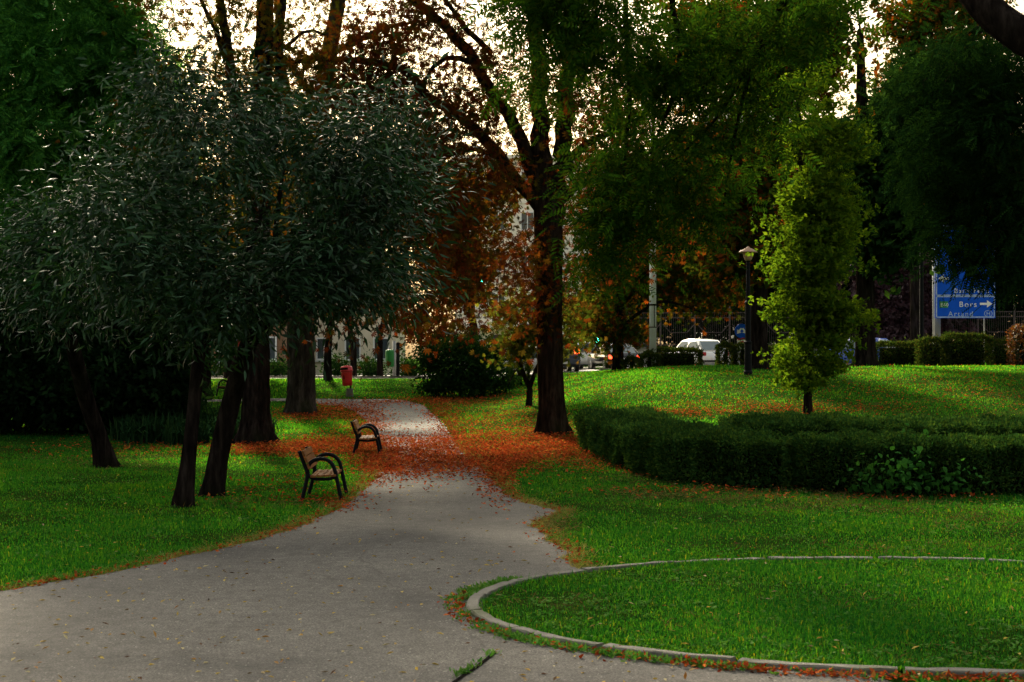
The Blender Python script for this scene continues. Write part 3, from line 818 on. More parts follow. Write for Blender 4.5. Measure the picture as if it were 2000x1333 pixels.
# big locust right of the frame that reaches over it
lx0 = 12.0
tree("locust_tree", "huge tree whose thick dark limb crosses the top right corner, hanging green sprays overhead",
     [(2900, 1150, 12.2, .34), (2860, 800, 12.2, .31), (2780, 500, 12.2, .28), (2600, 300, 12.2, .24), (2300, 190, 12.1, .20), (2080, 110, 12.0, .165), (1960, 45, 12.1, .15), (1880, -40, 12.3, .14), (1780, -160, 12.8, .12), (1600, -250, 14, .10), (1380, -260, 15.5, .08), (1150, -160, 16.6, .05), (1050, -60, 17, .03)],
     [(1065, 75, 16.8, 115, 110, .9, 130), (1020, 150, 17, 75, 60, .8, 56), (1180, 60, 16.8, 120, 110, 1.0, 22), (1200, 380, 17.4, 75, 110, .9, 38), (1290, 200, 17.6, 110, 120, 1.0, 36), (1380, 100, 17, 130, 100, 1.1, 24),
      (1310, 370, 17.8, 110, 80, 1.0, 32), (1190, 500, 18, 60, 50, .8, 12), (1450, 220, 17.6, 80, 90, 1.0, 20), (1500, 60, 16.5, 110, 80, 1.2, 26), (1640, -20, 15.5, 120, 30, 1.2, 10)],
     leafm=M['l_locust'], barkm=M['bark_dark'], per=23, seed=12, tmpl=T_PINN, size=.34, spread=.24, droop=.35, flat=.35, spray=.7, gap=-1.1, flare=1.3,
     limbs=[[(1600, -250, 14, .07), (1560, -60, 15.5, .05), (1480, 100, 17, .035), (1400, 230, 17.5, .02), (1300, 330, 17.8, .012)],
            [(1380, -260, 15.5, .06), (1310, -40, 16.5, .04), (1330, 130, 17.3, .03), (1270, 300, 17.6, .015)],
            [(1250, -220, 16.1, .05), (1220, -20, 16.8, .035), (1230, 200, 17.3, .025), (1210, 400, 17.5, .012)],
            [(1480, 90, 17, .03), (1440, 240, 17.4, .02), (1410, 420, 17.8, .01)]])
tree("locust_tree", "dark spreading tree at far right, drooping sprays over part of the blue road sign",
     [(2480, 1020, 19, .30), (2470, 800, 19, .28), (2440, 500, 18.8, .25), (2360, 250, 18.4, .20), (2220, 90, 18, .15), (2060, 40, 17.6, .09), (1900, 60, 17.2, .04)],
     [(1900, 300, 16.8, 130, 130, 1.2, 90), (2000, 200, 17, 140, 120, 1.3, 70), (1960, 420, 16.6, 110, 70, 1.0, 60), (1960, 120, 17, 150, 80, 1.2, 50), (2060, 450, 17, 100, 110, 1.2, 50), (1830, 180, 17, 70, 90, 1.0, 26), (1905, 470, 16.4, 75, 40, .6, 22), (1950, 510, 16.5, 60, 26, .5, 12)],
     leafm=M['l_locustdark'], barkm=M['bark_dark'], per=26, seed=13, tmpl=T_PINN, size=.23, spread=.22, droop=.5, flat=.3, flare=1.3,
     limbs=[[(2360, 250, 18.4, .10), (2200, 260, 17.6, .07), (2050, 300, 17, .05), (1900, 380, 16.7, .02)], [(2200, 250, 17.6, .05), (2080, 400, 17, .04), (1960, 480, 16.6, .015)]])
# left background
tree("feathery_tree", "tall bright green feathery tree filling the top left corner",
     [(-20, 815, 41, .45), (-10, 650, 41, .4), (20, 450, 41, .36), (50, 250, 41, .3), (80, 50, 41, .22), (110, -180, 41, .1)],
     [(80, 80, 40, 190, 130, 3, 110), (230, 90, 40, 100, 110, 2.2, 60), (60, 280, 39.5, 180, 110, 2.6, 90), (60, 430, 39, 150, 90, 2.2, 70), (100, -130, 40, 260, 140, 3.6, 90), (-100, 200, 41, 160, 300, 3, 80), (280, 230, 40, 80, 80, 1.8, 24)],
     leafm=M['l_bright'], barkm=M['bark_dark'], per=60, seed=14, tmpl=T_PINN, size=.52, spread=.42, droop=.8, hang=.35, flare=1.3,
     limbs=[[(20, 450, 41, .2), (120, 280, 40.5, .14), (220, 120, 40, .06)], [(50, 250, 41, .18), (-60, 120, 41, .1), (-160, 60, 41, .04)]])
tree("evergreen_shrub", "great dark evergreen thicket closing off the left side of the lawn",
     [(150, 815, 40, .2), (150, 740, 40, .15), (150, 640, 40, .08)],
     [(60, 720, 39.6, 170, 110, 2, 130), (230, 730, 40, 130, 100, 2, 110), (310, 760, 40.6, 50, 60, 1.4, 34), (-120, 640, 40, 130, 190, 2.4, 100), (150, 600, 40.6, 160, 60, 2, 60)],
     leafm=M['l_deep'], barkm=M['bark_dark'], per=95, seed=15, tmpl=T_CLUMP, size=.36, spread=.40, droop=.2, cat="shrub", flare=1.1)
for k, (px, py, rad, top, lab, sd0, crown, mat_) in enumerate([
    (640, 757, .17, 560, "slim dark tree between the thickest trunk and the red bin", 20, [(650, 500, 62, 110, 90, 3, 22),  (640, 410, 62, 140, 100, 3, 50)], 'l_ochre'),
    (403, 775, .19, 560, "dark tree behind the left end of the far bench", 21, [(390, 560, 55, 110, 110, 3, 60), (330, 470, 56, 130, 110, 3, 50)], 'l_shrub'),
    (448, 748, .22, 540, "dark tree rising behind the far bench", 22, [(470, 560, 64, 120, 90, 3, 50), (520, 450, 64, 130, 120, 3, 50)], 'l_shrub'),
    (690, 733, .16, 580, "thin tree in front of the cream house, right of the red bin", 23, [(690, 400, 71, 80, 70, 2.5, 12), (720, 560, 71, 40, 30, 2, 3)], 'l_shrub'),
    (742, 732, .16, 590, "thin orange-leaved tree left of the green bin", 24, [(770, 400, 70, 80, 70, 2.5, 11), (830, 400, 70, 70, 70, 2.5, 10), (850, 635, 69, 50, 26, 2, 5)], 'l_chest'),
    (925, 712, .25, 560, "tree with a dark trunk rising behind the round dark bush", 25, [(900, 540, 80, 60, 70, 2.5, 16), (860, 430, 80, 100, 110, 3, 40), (960, 400, 80, 50, 70, 2.4, 10)], 'l_ochre'),
]):
    d = crown[0][2]
    tree("park_tree", lab, [(px, py, d, rad), (px, py - 60, d, rad * .95), (px + random.uniform(-8, 8), (py + top) / 2, d, rad * .85), (px + random.uniform(-15, 15), top, d, rad * .6), (px, top - 120, d, rad * .25)],
         crown, leafm=M[mat_], barkm=M['bark_dark'], per=54, seed=sd0, tmpl=T_CLUMP, size=.55, spread=.6, droop=.4, flare=1.25, sides=10, group="trees standing on the far lawn")
for k, (px, d, top, rpx, lab, mat_, n) in enumerate([
    (1330, 96, 330, 120, "dense dark tree behind the fence, above the white car", 'l_deep', 120),
    (1450, 98, 300, 110, "dense tree behind the fence, beyond the park lamp", 'l_shrub', 110),
    (1600, 97, 300, 120, "dark tree behind the fence, hidden behind the young yellow-green tree", 'l_deep', 110),
    (1752, 88, 350, 75, "purple-leaved tree behind the fence, left of the blue road sign", 'l_purple', 110),
    (1880, 94, 200, 130, "dark tree behind the fence, right behind the blue road sign", 'l_deep', 130),
    (2030, 94, 250, 130, "dark tree behind the fence at the right edge", 'l_deep', 110),
    (1180, 100, 540, 70, "light green bush-like tree behind the traffic light", 'l_yellow', 34),
]):
    by = 700 - (1.68 - CH) * F / d
    h = by - top
    tree("fence_tree", lab, [(px, by, d, .4), (px, by - h * .3, d, .34), (px + 5, by - h * .6, d, .2), (px, top + 30, d, .08)],
         [(px, top + h * .35, d, rpx, h * .36, 4, n // 2), (px + 10, top + h * .68, d - 1, rpx * .9, h * .3, 3.4, n // 2)],
         leafm=M[mat_], barkm=M['bark_dark'], per=95, seed=40 + k, tmpl=T_CLUMP, size=.55, spread=1.0, droop=.3, flare=1.2, sides=8, group="trees behind the iron fence")
tree("slender_tree", "slender tree with a thin straight trunk against the bright sky gap at upper right",
     [(1788, 690, 74, .3), (1788, 400, 74, .24), (1787, 220, 74, .2), (1788, 60, 74, .16), (1790, -120, 74, .08)],
     [(1860, 170, 73, 110, 90, 3.5, 50), (1830, 40, 73, 110, 70, 3.5, 26), (1900, 330, 73, 100, 90, 3, 40), (1740, 230, 73, 70, 26, 3, 14)],
     leafm=M['l_mixed'], barkm=M['bark_dark'], per=56, seed=60, tmpl=T_CLUMP, size=.6, spread=.7, droop=.4, flare=1.1, sides=10,
     limbs=[[(1788, 210, 74, .1), (1830, 120, 74, .08), (1880, 40, 74, .03)]])

# bush by the far lawn
g = G(905, 776)
tree("round_bush", "rounded dark green bush with low branches beside the bend of the path",
     [(900, 772, g[1], .08), (900, 740, g[1], .06), (902, 700, g[1], .03)],
     [(905, 715, g[1], 95, 50, 1.7, 80), (870, 690, g[1], 60, 30, 1.2, 34), (960, 745, g[1] - .3, 50, 30, 1.0, 28), (880, 752, g[1] - .5, 60, 22, .9, 26), (940, 680, g[1] + .3, 50, 25, 1.0, 20)],
     leafm=M['l_shrub'], barkm=M['bark_dark'], per=85, seed=70, tmpl=T_OVAL, size=.17, spread=.26, droop=.2, cat="bush", flare=1.0, sides=7)

for k, (px, py, d, w_, h_, lab) in enumerate([
    (722, 722, 76, 16, 16, "low shrub at the foot of the cream house, right of the thin tree"),
    (795, 720, 74, 24, 20, "low shrub left of the round dark bush, before the cream house"),
    (660, 722, 76, 18, 20, "dark shrub below the left window of the cream house"),
    (430, 715, 75, 26, 34, "green shrub behind the far bench, before the brown house"),
    (540, 722, 77, 16, 18, "low shrub between the two thick trunks, before the brown house"),
]):
    tree("house_shrub", lab, [(px, py + 8, d, .05), (px, py, d, .04), (px + 2, py - h_ * .6, d, .02)], [(px, py, d, w_, h_, .8, 22)],
         leafm=M['l_shrub'], barkm=M['bark_dark'], per=60, seed=90 + k, tmpl=T_OVAL, size=.2, spread=.28, droop=.1, cat="shrub", flare=1.0, sides=6, group="shrubs along the far houses")

# ---------------------------------------------------------------- strap-leaved plants left of the trunks
def strap_plant(px, py, hgt, n, seed):
    q = np.random.default_rng(seed)
    b = G(px, py)
    root = thing("strap_leaf_plant", "clump of long arching strap leaves, part of the low bed left of the black trunk", "plant", tuple(b), 0, "strap-leaved plants in the low bed")
    V, Q, Tn = [], [], []
    for k in range(n):
        a = q.uniform(0, 6.28); lean = q.uniform(.1, .95); L = hgt * q.uniform(.7, 1.2); wd = q.uniform(.014, .026)
        o = np.array((q.normal() * .16, q.normal() * .16, -.02))
        dirv = np.array((math.cos(a), math.sin(a), 0)); sidev = np.array((-math.sin(a), math.cos(a), 0))
        i0 = len(V)
        for j, t in enumerate((0, .35, .7)):
            p = o + dirv * L * lean * t ** 1.6 * .8 + np.array((0, 0, L * (t - .45 * lean * t * t)))
            ww = wd * (1 - .35 * t)
            V += [p + sidev * ww, p - sidev * ww]
        V.append(o + dirv * L * lean * .95 + np.array((0, 0, L * (1 - .75 * lean))))
        Q += [(i0, i0 + 1, i0 + 3, i0 + 2), (i0 + 2, i0 + 3, i0 + 5, i0 + 4)]; Tn.append((i0 + 4, i0 + 5, i0 + 6))
    link("leaves", np_mesh("leaves", np.array(V), [np.array(Q), np.array(Tn)], M['l_strap']), root)
    mbs = MB(); mbs.lathe([(.16, -.03), (.15, .06), (.08, .14)], sides=9)
    mbs.obj("base", M['core'], root)
k = 0
for px, py, h in [(236, 862, .85), (268, 868, .95), (300, 866, 1.05), (335, 862, 1.1), (375, 858, 1.1), (255, 846, .9), (290, 848, 1.0), (330, 846, 1.1), (365, 842, 1.1), (400, 846, 1.15),
                  (430, 850, 1.1), (455, 846, 1.1), (470, 838, 1.05), (420, 838, 1.1), (515, 846, .8), (385, 866, .9), (440, 864, .9), (350, 870, .85)]:
    strap_plant(px, py, h * .82, 120, 300 + k); k += 1

# ---------------------------------------------------------------- hedges
def hedge(name, label, line, depth, height, n_per_m2, leaf=.055, mat_=None, group=None, wob=.075, zfun=None, seed=0, side=None, tmpl=T_OVAL):
    """line: world (x,y) points of the near foot; the hedge's body lies `depth` behind it"""
    q = np.random.default_rng(500 + seed)
    line = smooth_line(np.array(line, float), max(6, int(3 * len(line)) ))
    d = np.gradient(line, axis=0); d /= np.linalg.norm(d, axis=1, keepdims=True)
    nrm = np.stack([-d[:, 1], d[:, 0]], 1)               # away from the camera when the line runs left to right
    seg = np.linalg.norm(np.diff(line, axis=0), axis=1); cum = np.concatenate(([0], np.cumsum(seg))); Lt = cum[-1]
    c0 = line[len(line) // 2]; O = np.array((c0[0], c0[1], float(ground_z(*c0))))
    root = thing(name, label, "hedge", tuple(O), 0, group)
    def at(s, v, h):
        x = np.interp(s, cum, line[:, 0]) + np.interp(s, cum, nrm[:, 0]) * v
        y = np.interp(s, cum, line[:, 1]) + np.interp(s, cum, nrm[:, 1]) * v
        return np.stack([x, y, ground_z(x, y) + h], -1)
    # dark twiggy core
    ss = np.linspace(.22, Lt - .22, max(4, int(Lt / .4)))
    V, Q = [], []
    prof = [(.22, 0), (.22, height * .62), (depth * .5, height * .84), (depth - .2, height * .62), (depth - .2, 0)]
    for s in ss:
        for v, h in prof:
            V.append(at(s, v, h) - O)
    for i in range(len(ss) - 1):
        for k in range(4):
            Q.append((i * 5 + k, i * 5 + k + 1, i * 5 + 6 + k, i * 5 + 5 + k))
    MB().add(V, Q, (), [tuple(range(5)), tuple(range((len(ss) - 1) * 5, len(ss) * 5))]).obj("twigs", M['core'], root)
    # leaf skin: front, top, back, ends
    pos, dirs = [], []
    def skin(n, fn):
        p, dd = fn(n); pos.append(p); dirs.append(dd)
    nf = int(Lt * height * n_per_m2); ntop = int(Lt * depth * n_per_m2); ne = int(depth * height * n_per_m2)
    def bulge(s, t): return wob * (np.sin(s * 3.1 + t * 4) + .7 * np.sin(s * 7.3 + 2 * t) + .5 * np.sin(s * 13.7))
    def front(n):
        s = q.uniform(0, Lt, n); h = height * q.random(n) ** .85
        v = -.02 + .12 * np.clip(h / height - .6, 0, 1) ** 2 * 2.2 + bulge(s, h) * 1.0 + np.abs(q.normal(size=n)) * .10 - .03 + np.where(h < .12, q.random(n) * .12, 0)
        p = at(s, v, h); nv = np.stack([-np.interp(s, cum, nrm[:, 0]), -np.interp(s, cum, nrm[:, 1]), .5 + 0 * s], -1)
        return p, nv
    def top(n):
        s = q.uniform(0, Lt, n); v = q.uniform(0, depth, n)
        h = height + .03 * np.sign(np.sin(s * .8 + 1)) + bulge(s, v) * .55 - .05 * np.abs(2 * v / depth - 1) ** 5 - .12 * np.clip(1 - np.minimum(s, Lt - s) / .3, 0, 1) ** 2 + np.abs(q.normal(size=n)) * .03 - q.random(n) ** 2 * .12
        return at(s, v, h), np.stack([0 * s, 0 * s, 1 + 0 * s], -1)
    def back(n):
        s = q.uniform(0, Lt, n); h = height * q.random(n)
        return at(s, depth + q.normal(size=n) * .04, h), np.stack([np.interp(s, cum, nrm[:, 0]), np.interp(s, cum, nrm[:, 1]), .4 + 0 * s], -1)
    def ends(n):
        e = q.integers(0, 2, n); s = np.where(e, Lt, 0) + q.normal(size=n) * .05; v = q.uniform(0, depth, n); h = height * q.random(n)
        dd = np.where(e[:, None], d[-1], -d[0])
        p = at(np.clip(s, 0, Lt), v, h); p[:, :2] += dd * np.abs(q.normal(size=(n, 1))) * .05
        return p, np.concatenate([dd, np.full((n, 1), .4)], 1)
    skin(nf, front); skin(ntop, top); skin(nf // 2, back); skin(ne * 2, ends)
    # stray shoots
    m_ = int(Lt * 24)
    s = q.uniform(0, Lt, m_); v = q.uniform(0, depth, m_); hh = height + q.random(m_) ** 2 * .24
    for t in range(5):
        pos.append(at(s, v, height + (hh - height) * t / 4)); dirs.append(q.normal(size=(m_, 3)) * .5 + np.array((0, 0, .8)))
    pos = np.vstack(pos); dirs = np.vstack(dirs) + q.normal(size=(len(pos), 3)) * .75
    V, Fs = scatter(pos - O, dirs, leaf * q.uniform(.6, 1.3, len(pos)), tmpl[0], tmpl[1], q)
    link("foliage", np_mesh("foliage", V, Fs, mat_ or M['l_privet']), root)
    return root

fl = [G(*p)[:2] for p in [(1132, 873), (1165, 893), (1210, 915), (1290, 940), (1400, 953), (1532, 958)]]
hedge("clipped_hedge", "dark clipped hedge curving from the chestnut trunk to the gap in the middle", fl, 1.7, .80, 2700, leaf=.065, seed=1, group="hedges between lawn and slope")
fl = [G(*p)[:2] for p in [(1536, 960), (1650, 966), (1760, 970), (1880, 970), (2010, 968), (2160, 964), (2300, 960)]]
hedge("clipped_hedge", "dark clipped hedge with heart-leaved shoots, running from the middle gap to the right edge", fl, 1.7, .82, 2700, leaf=.065, seed=2, group="hedges between lawn and slope")
hedge("clipped_hedge", "second hedge row behind, at the foot of the slope", [(4.35, 28.6), (6, 28.4), (8, 28.2), (10, 28.0), (12.5, 27.8)], 2.6, .86, 1600, leaf=.075, seed=3, group="hedges between lawn and slope")
for k, (x0, x1, yb, yt, lab) in enumerate([
    (1282, 1368, 724, 684, "clipped hedge block in front of the white hatchback"),
    (1222, 1250, 720, 702, "low small hedge stub right of the black car's tail light"),
    (1256, 1284, 719, 692, "small browning hedge block at the foot of the pale pole"),
    (1408, 1434, 719, 674, "narrow upright hedge block right of the white hatchback"),
    (1440, 1500, 720, 676, "hedge block behind the lamp post and leaning trunk"),
    (1505, 1560, 716, 680, "hedge block half hidden behind the young yellow-green tree"),
    (1716, 1802, 711, 672, "long low hedge left of the blue road sign's foot"),
    (1803, 1850, 714, 664, "hedge block below the post of the blue road sign"),
    (1852, 1936, 714, 656, "tallest roadside hedge block, below the right half of the blue sign"),
    (1940, 2060, 706, 668, "roadside hedge at the right edge of the picture"),
    (1000, 1030, 728, 700, "small dark hedge left of the chestnut, before the cars"),
]):
    d = 58.5 if k not in (2, 6, 9) else (55.8 if k == 2 else 61.5)
    xa, xb = (x0 - PX0) / F * d, (x1 - PX0) / F * d
    gz = float(ground_z((xa + xb) / 2, d)); top = CH - (yt - HOR) / F * d
    hedge("roadside_hedge", lab, [(xa, d), ((xa + xb) / 2, d), (xb, d)], .9, max(.35, top - gz), 800, leaf=.10, mat_=M['l_roadhedge'], seed=20 + k, wob=.05, group="clipped hedge blocks along the road")
d = 57.0
hedge("russet_shrub", "russet-tipped shrub at the right edge above the roadside hedge", [((1985 - PX0) / F * d, d), ((2015 - PX0) / F * d, d), ((2060 - PX0) / F * d, d)], .9, 1.6, 380, leaf=.11, mat_=M['l_redtip'], seed=50)

# heart-leaved shoots growing out of the right hedge, ivy at hedge foot
def leafy(name, label, cat, pts_px, n, leaf, mat_, seed, spread=.16):
    q = np.random.default_rng(seed)
    pts = np.array([P(*p) for p in pts_px]); O = np.array(pts[0]); O[2] = float(ground_z(O[0], O[1]))
    root = thing(name, label, cat, tuple(O))
    mbx = MB(); LP = []
    for p in pts:
        st = np.array((p[0] + q.normal() * .05, p[1] + .25, float(ground_z(p[0], p[1]))))
        ln = smooth_line([st, (st + p) / 2 + q.normal(size=3) * .08, p], 8)
        mbx.tube([a - O for a in ln], list(np.linspace(.007, .003, 8)), 4, False)
        i = q.integers(2, 8, n)
        LP.append(ln[i] + q.normal(size=(n, 3)) * spread * np.array((1, .6, .8)))
    LP = np.vstack(LP)
    dr = q.normal(size=(len(LP), 3)) * .6 + np.array((0, -.5, -.25))
    V, Fs = scatter(LP - O, dr, leaf * q.uniform(.6, 1.2, len(LP)), T_HEART[0], T_HEART[1], q, .45)
    mbx.obj("stems", M['core'], root)
    link("leaves", np_mesh("leaves", V, Fs, mat_), root)
T_HEART = (np.array([(0, 0, 0), (.18, .30, .05), (.18, -.30, .05), (.5, .33, .03), (.5, -.33, .03), (1, 0, -.12)]), [[(0, 2, 1), (3, 4, 5)], [(1, 2, 4, 3)]])
leafy("heart_leaf_bush", "bright green heart-leaved bush growing out of the front of the right hedge", "bush",
      [(1700, 945, 22.38), (1730, 920, 22.28), (1745, 885, 22.28), (1790, 880, 22.38), (1760, 910, 22.18), (1800, 905, 22.18), (1830, 915, 22.18), (1690, 930, 22.38), (1860, 930, 22.28), (1880, 920, 22.38), (1900, 945, 22.38), (1840, 945, 22.18), (1780, 940, 22.08), (1790, 848, 23.30), (1760, 855, 23.20)], 26, .12, M['l_broad'], 801)
leafy("ivy_plant", "dull broad-leaved ivy at the foot of the left hedge, left of the gap", "plant",
      [(1440, 940, 23.7), (1470, 930, 23.6), (1500, 935, 23.6), (1420, 930, 23.9), (1480, 945, 23.5)], 22, .10, M['l_shrub'], 802)

# ---------------------------------------------------------------- benches
def bench_parts(root, wood_m, ln=1.15):
    h = ln / 2 - .07
    for s in (-1, 1):
        y = s * h
        mb = MB()
        arc = [(-.205, .43), (-.205, .50), (-.17, .58), (-.10, .635), (0, .655), (.10, .63), (.175, .56), (.215, .46), (.235, .36), (.275, .18), (.315, -.02)]
        a3 = smooth_line([(x, y, z) for x, z in arc], 40)
        mb.tube(a3, .030, 10)
        rail = [(.228, .375), (.12, .345), (-.02, .34), (-.12, .352), (-.18, .39), (-.205, .44)]
        mb.tube(smooth_line([(x, y, z) for x, z in rail], 22), .026, 10)
        o = mb.obj("side_frame", M['iron'], root, smooth=True)
        mb = MB()
        mb.tube(smooth_line([(-.335, y, .775), (-.27, y, .60), (-.21, y, .43), (-.23, y, .28), (-.305, y, -.02)], 24), .029, 10)
        mb.obj("back_post", M['iron'], root, smooth=True)
    for k, x in enumerate((-.115, -.015, .085, .19)):
        mb = MB(); mb.box((x, 0, .388 + .004 * k), (.088, ln, .034), Matrix.Rotation(R(-2), 3, 'Y'))
        mb.obj("seat_slat", wood_m, root, bevel=.006)
    ax = Vector((-.33 + .205, 0, .775 - .45)).normalized()
    for k, t in enumerate((.06, .165, .27, .34)):
        if k == 3: continue
        c = Vector((-.205, 0, .45)) + ax * (t + .02) + Vector((.045, 0, .015))
        mb = MB(); mb.box(c, (.034, ln, .095), Matrix.Rotation(math.atan2(ax.x, ax.z), 3, 'Y'))
        mb.obj("back_slat", wood_m, root, bevel=.006)

def bench(label, px, py, rz, wood_m, dy=.5, dx=0.0):
    g = G(px, py)
    x, y = g[0] + dx, g[1] + dy
    root = thing("park_bench", label, "bench", (x, y, float(ground_z(x, y)) + .005), rz, "benches beside the path")
    bench_parts(root, wood_m)
    return root
bench("nearest park bench, black tube arms and brown slats, on grass by the path edge", 625, 981, R(2), M['wood'], .5)
bench("second park bench, standing in the red fallen leaves further up the path", 713, 892, R(3), M['wood'], .5)
bench("far reddish park bench behind the leaning trunk, facing left beyond the cross path", 447, 777, R(222), M['wood_red'], .2)

# ---------------------------------------------------------------- litter bin
g = G(680, 775)
root = thing("litter_bin", "bright red litter bin on a post with concrete foot, past the path's bend", "bin", tuple(g), R(-8))
mb = MB(); mb.lathe([(.15, -.05), (.145, .30), (.13, .32)], (.06, 0, 0), 12); mb.obj("concrete_foot", M['kerb'], root, smooth=False)
mb = MB(); mb.tube([(.09, .03, .2), (.09, .06, 1.0)], .035, 10); mb.obj("post", M['iron'], root, smooth=True)
tilt = Matrix.Rotation(R(-4), 3, 'Y')
mb = MB(); mb.lathe([(.155, .43), (.185, .445), (.20, .60), (.225, .95), (.232, .985)], sides=28, sy=.8)
ob = mb.obj("body", M['binred'], root, smooth=True); ob.rotation_euler = (0, R(-4), 0); ob.location = (.02, -.06, 0)
mb = MB(); mb.lathe([(.232, .99), (.252, .995), (.254, 1.03), (.243, 1.05), (.236, 1.15), (.20, 1.20), (.10, 1.225)], sides=28, sy=.8)
lid = mb.obj("lid", M['binred'], root, smooth=True); lid.rotation_euler = (0, R(-4), 0); lid.location = (.02, -.06, 0)
mb = MB()
pts = []
for k in range(11):
    a = R(-150 + 8.5 * k)
    pts.append((math.cos(a) * .256, math.sin(a) * .256 * .8))
mb.add([(x, y, 1.065) for x, y in pts] + [(x * .99, y * .99, 1.15) for x, y in pts], [(i, i + 1, 12 + i, 11 + i) for i in range(10)])
mb.obj("opening", M['dark'], lid)
mb = MB()                                                  # pictogram of a figure dropping litter
def bp(a, z):
    a = R(a); return (math.cos(a) * .2185, math.sin(a) * .2185 * .8, z)
for (a0, z0, s_) in ((-112, .87, .018),):
    mb.add([bp(a0 + 4 * math.cos(t), z0 + .018 * math.sin(t)) for t in np.linspace(0, 6.28, 9)[:-1]], (), (), [tuple(range(8))])
mb.add([bp(-116, .845), bp(-107, .845), bp(-105, .77), bp(-119, .77)], [(0, 1, 2, 3)])
mb.add([bp(-119, .765), bp(-105, .765), bp(-104, .70), bp(-108, .70), bp(-112, .75), bp(-116, .70), bp(-120, .70)], (), (), [tuple(range(7))])
mb.obj("pictogram", M['dark'], ob)

# ---------------------------------------------------------------- park lamp, poles, signs, lights
g = G(1461, 733)
gl = g
root = thing("park_lamp", "black park lamp post with a small frosted lantern, at the top of the slope", "street lamp", tuple(g))
sc_ = g[1] / F
mb = MB(); mb.lathe([(.15, -.05), (.15, .12), (.125, .16), (.12, 1.05), (.14, 1.07), (.14, 1.1), (.10, 1.14), (.095, 2.35), (.115, 2.37), (.115, 2.43), (.075, 2.47), (.062, 3.75), (.09, 3.80)], sides=16)
mb.obj("pole", M['iron'], root, smooth=False)
lant = MB(); lant.lathe([(.09, 3.80), (.13, 3.86), (.19, 4.06), (.20, 4.08)], sides=18); lant.obj("lantern", M['frost'], root, smooth=True)
cap = MB(); cap.lathe([(.20, 4.085), (.32, 4.07), (.30, 4.11), (.16, 4.19), (.06, 4.23), (.03, 4.28)], sides=18); cap.obj("cap", M['frost'], root, smooth=True)

def on_ground(px, d):
    x = (px - PX0) / F * d
    return (x, d, float(ground_z(x, d)))
root = thing("utility_pole", "tall pale grey round pole beside the road, left of the white hatchback", "pole", on_ground(1275, 57))
mb = MB(); mb.tube([(0, 0, -.1), (0, 0, 4), (0, 0, 10.5)], [.145, .135, .10], 18); mb.obj("shaft", M['pole'], root, smooth=True)
mb = MB(); mb.lathe([(.15, 2.48), (.152, 2.5), (.152, 2.53), (.15, 2.55)], sides=18); mb.obj("clamp_band", M['iron'], root); mb = MB(); mb.lathe([(.149, 1.6), (.151, 1.61), (.151, 1.63), (.149, 1.64)], sides=18)
mb.obj("clamp_band", M['iron'], root)
mb = MB(); mb.tube([(.05, -.15, 1.62), (.05, -.15, 2.5)], .015, 6); mb.obj("cable", M['iron'], root)

def lettering(txt, parent, x, z, size, mat_, y=-.012, align='LEFT', name="lettering"):
    c = bpy.data.curves.new(name, 'FONT'); c.body = txt; c.size = size; c.align_x = align; c.extrude = .002
    c.space_character = 1.25
    c.materials.append(mat_)
    t = bpy.data.objects.new(name, c); COL.objects.link(t)
    bpy.context.view_layer.update()
    me = bpy.data.meshes.new_from_object(t.evaluated_get(bpy.context.evaluated_depsgraph_get()))
    bpy.data.objects.remove(t)
    if not me.materials: me.materials.append(mat_)
    o = link(name, me, parent, (x, y, z)); o.rotation_euler = (R(90), 0, 0)
    return o
def arrow_poly(x, z, L, t, head, direction=1):
    s = direction
    return [(x, z - t / 2), (x + s * (L - head), z - t / 2), (x + s * (L - head), z - head * .72), (x + s * L, z), (x + s * (L - head), z + head * .72), (x + s * (L - head), z + t / 2), (x, z + t / 2)]

# big blue direction sign
DS = 66.0
s0 = DS / F
gx_, gy_, gz_ = on_ground(1826, DS)
root = thing("road_sign", "big blue direction sign with white place names on a steel post, half covered by leaves", "road sign", (gx_, gy_, gz_), R(-3))
zb = CH - (622 - HOR) * s0 - gz_; W_ = 115 * s0; zt = CH - (440 - HOR) * s0 - gz_
mb = MB(); mb.box((W_ / 2 + .02, 0, (zb + zt) / 2), (W_, .05, zt - zb)); mb.obj("panel", M['blue'], root, bevel=.006)
mb = MB()
def frame_rect(x0, x1, z0, z1, t, y=-.0275):
    mb.box(((x0 + x1) / 2, y, z0), (x1 - x0, .004, t)); mb.box(((x0 + x1) / 2, y, z1), (x1 - x0, .004, t))
    mb.box((x0, y, (z0 + z1) / 2), (t, .004, z1 - z0 - t)); mb.box((x1, y, (z0 + z1) / 2), (t, .004, z1 - z0 - t))
zm = CH - (579 - HOR) * s0 - gz_
frame_rect(.07, W_ - .03, zb + .05, zm - .02, .045); frame_rect(.07, W_ - .03, zm + .045, zt - .05, .045)
mb.obj("border", M['faded'], root)
mb = MB(); mb.prism(arrow_poly(W_ * .75, zm - .36, .56, .10, .24), -.030, -.026); mb.obj("arrow", M['white'], root)
mb = MB(); mb.prism(arrow_poly(.62, zm + .82, .48, .12, .27, -1), -.030, -.026)
mb.obj("arrow", M['white'], root)
mb = MB(); mb.box((.40, -.027, zm - .39), (.40, .006, .30)); mb.obj("route_plate", M['gsign'], root)
lettering("E60", root, .245, zm - .47, .21, M['white'], -.032)
lettering("Bors", root, W_ * .40, zm - .50, .36, M['white'], -.03)
lettering("Artand", root, W_ * .22, zm - .93, .33, M['faded'], -.03)
lettering("H", root, W_ * .855, zm - .90, .26, M['faded'], -.03)
mb = MB()
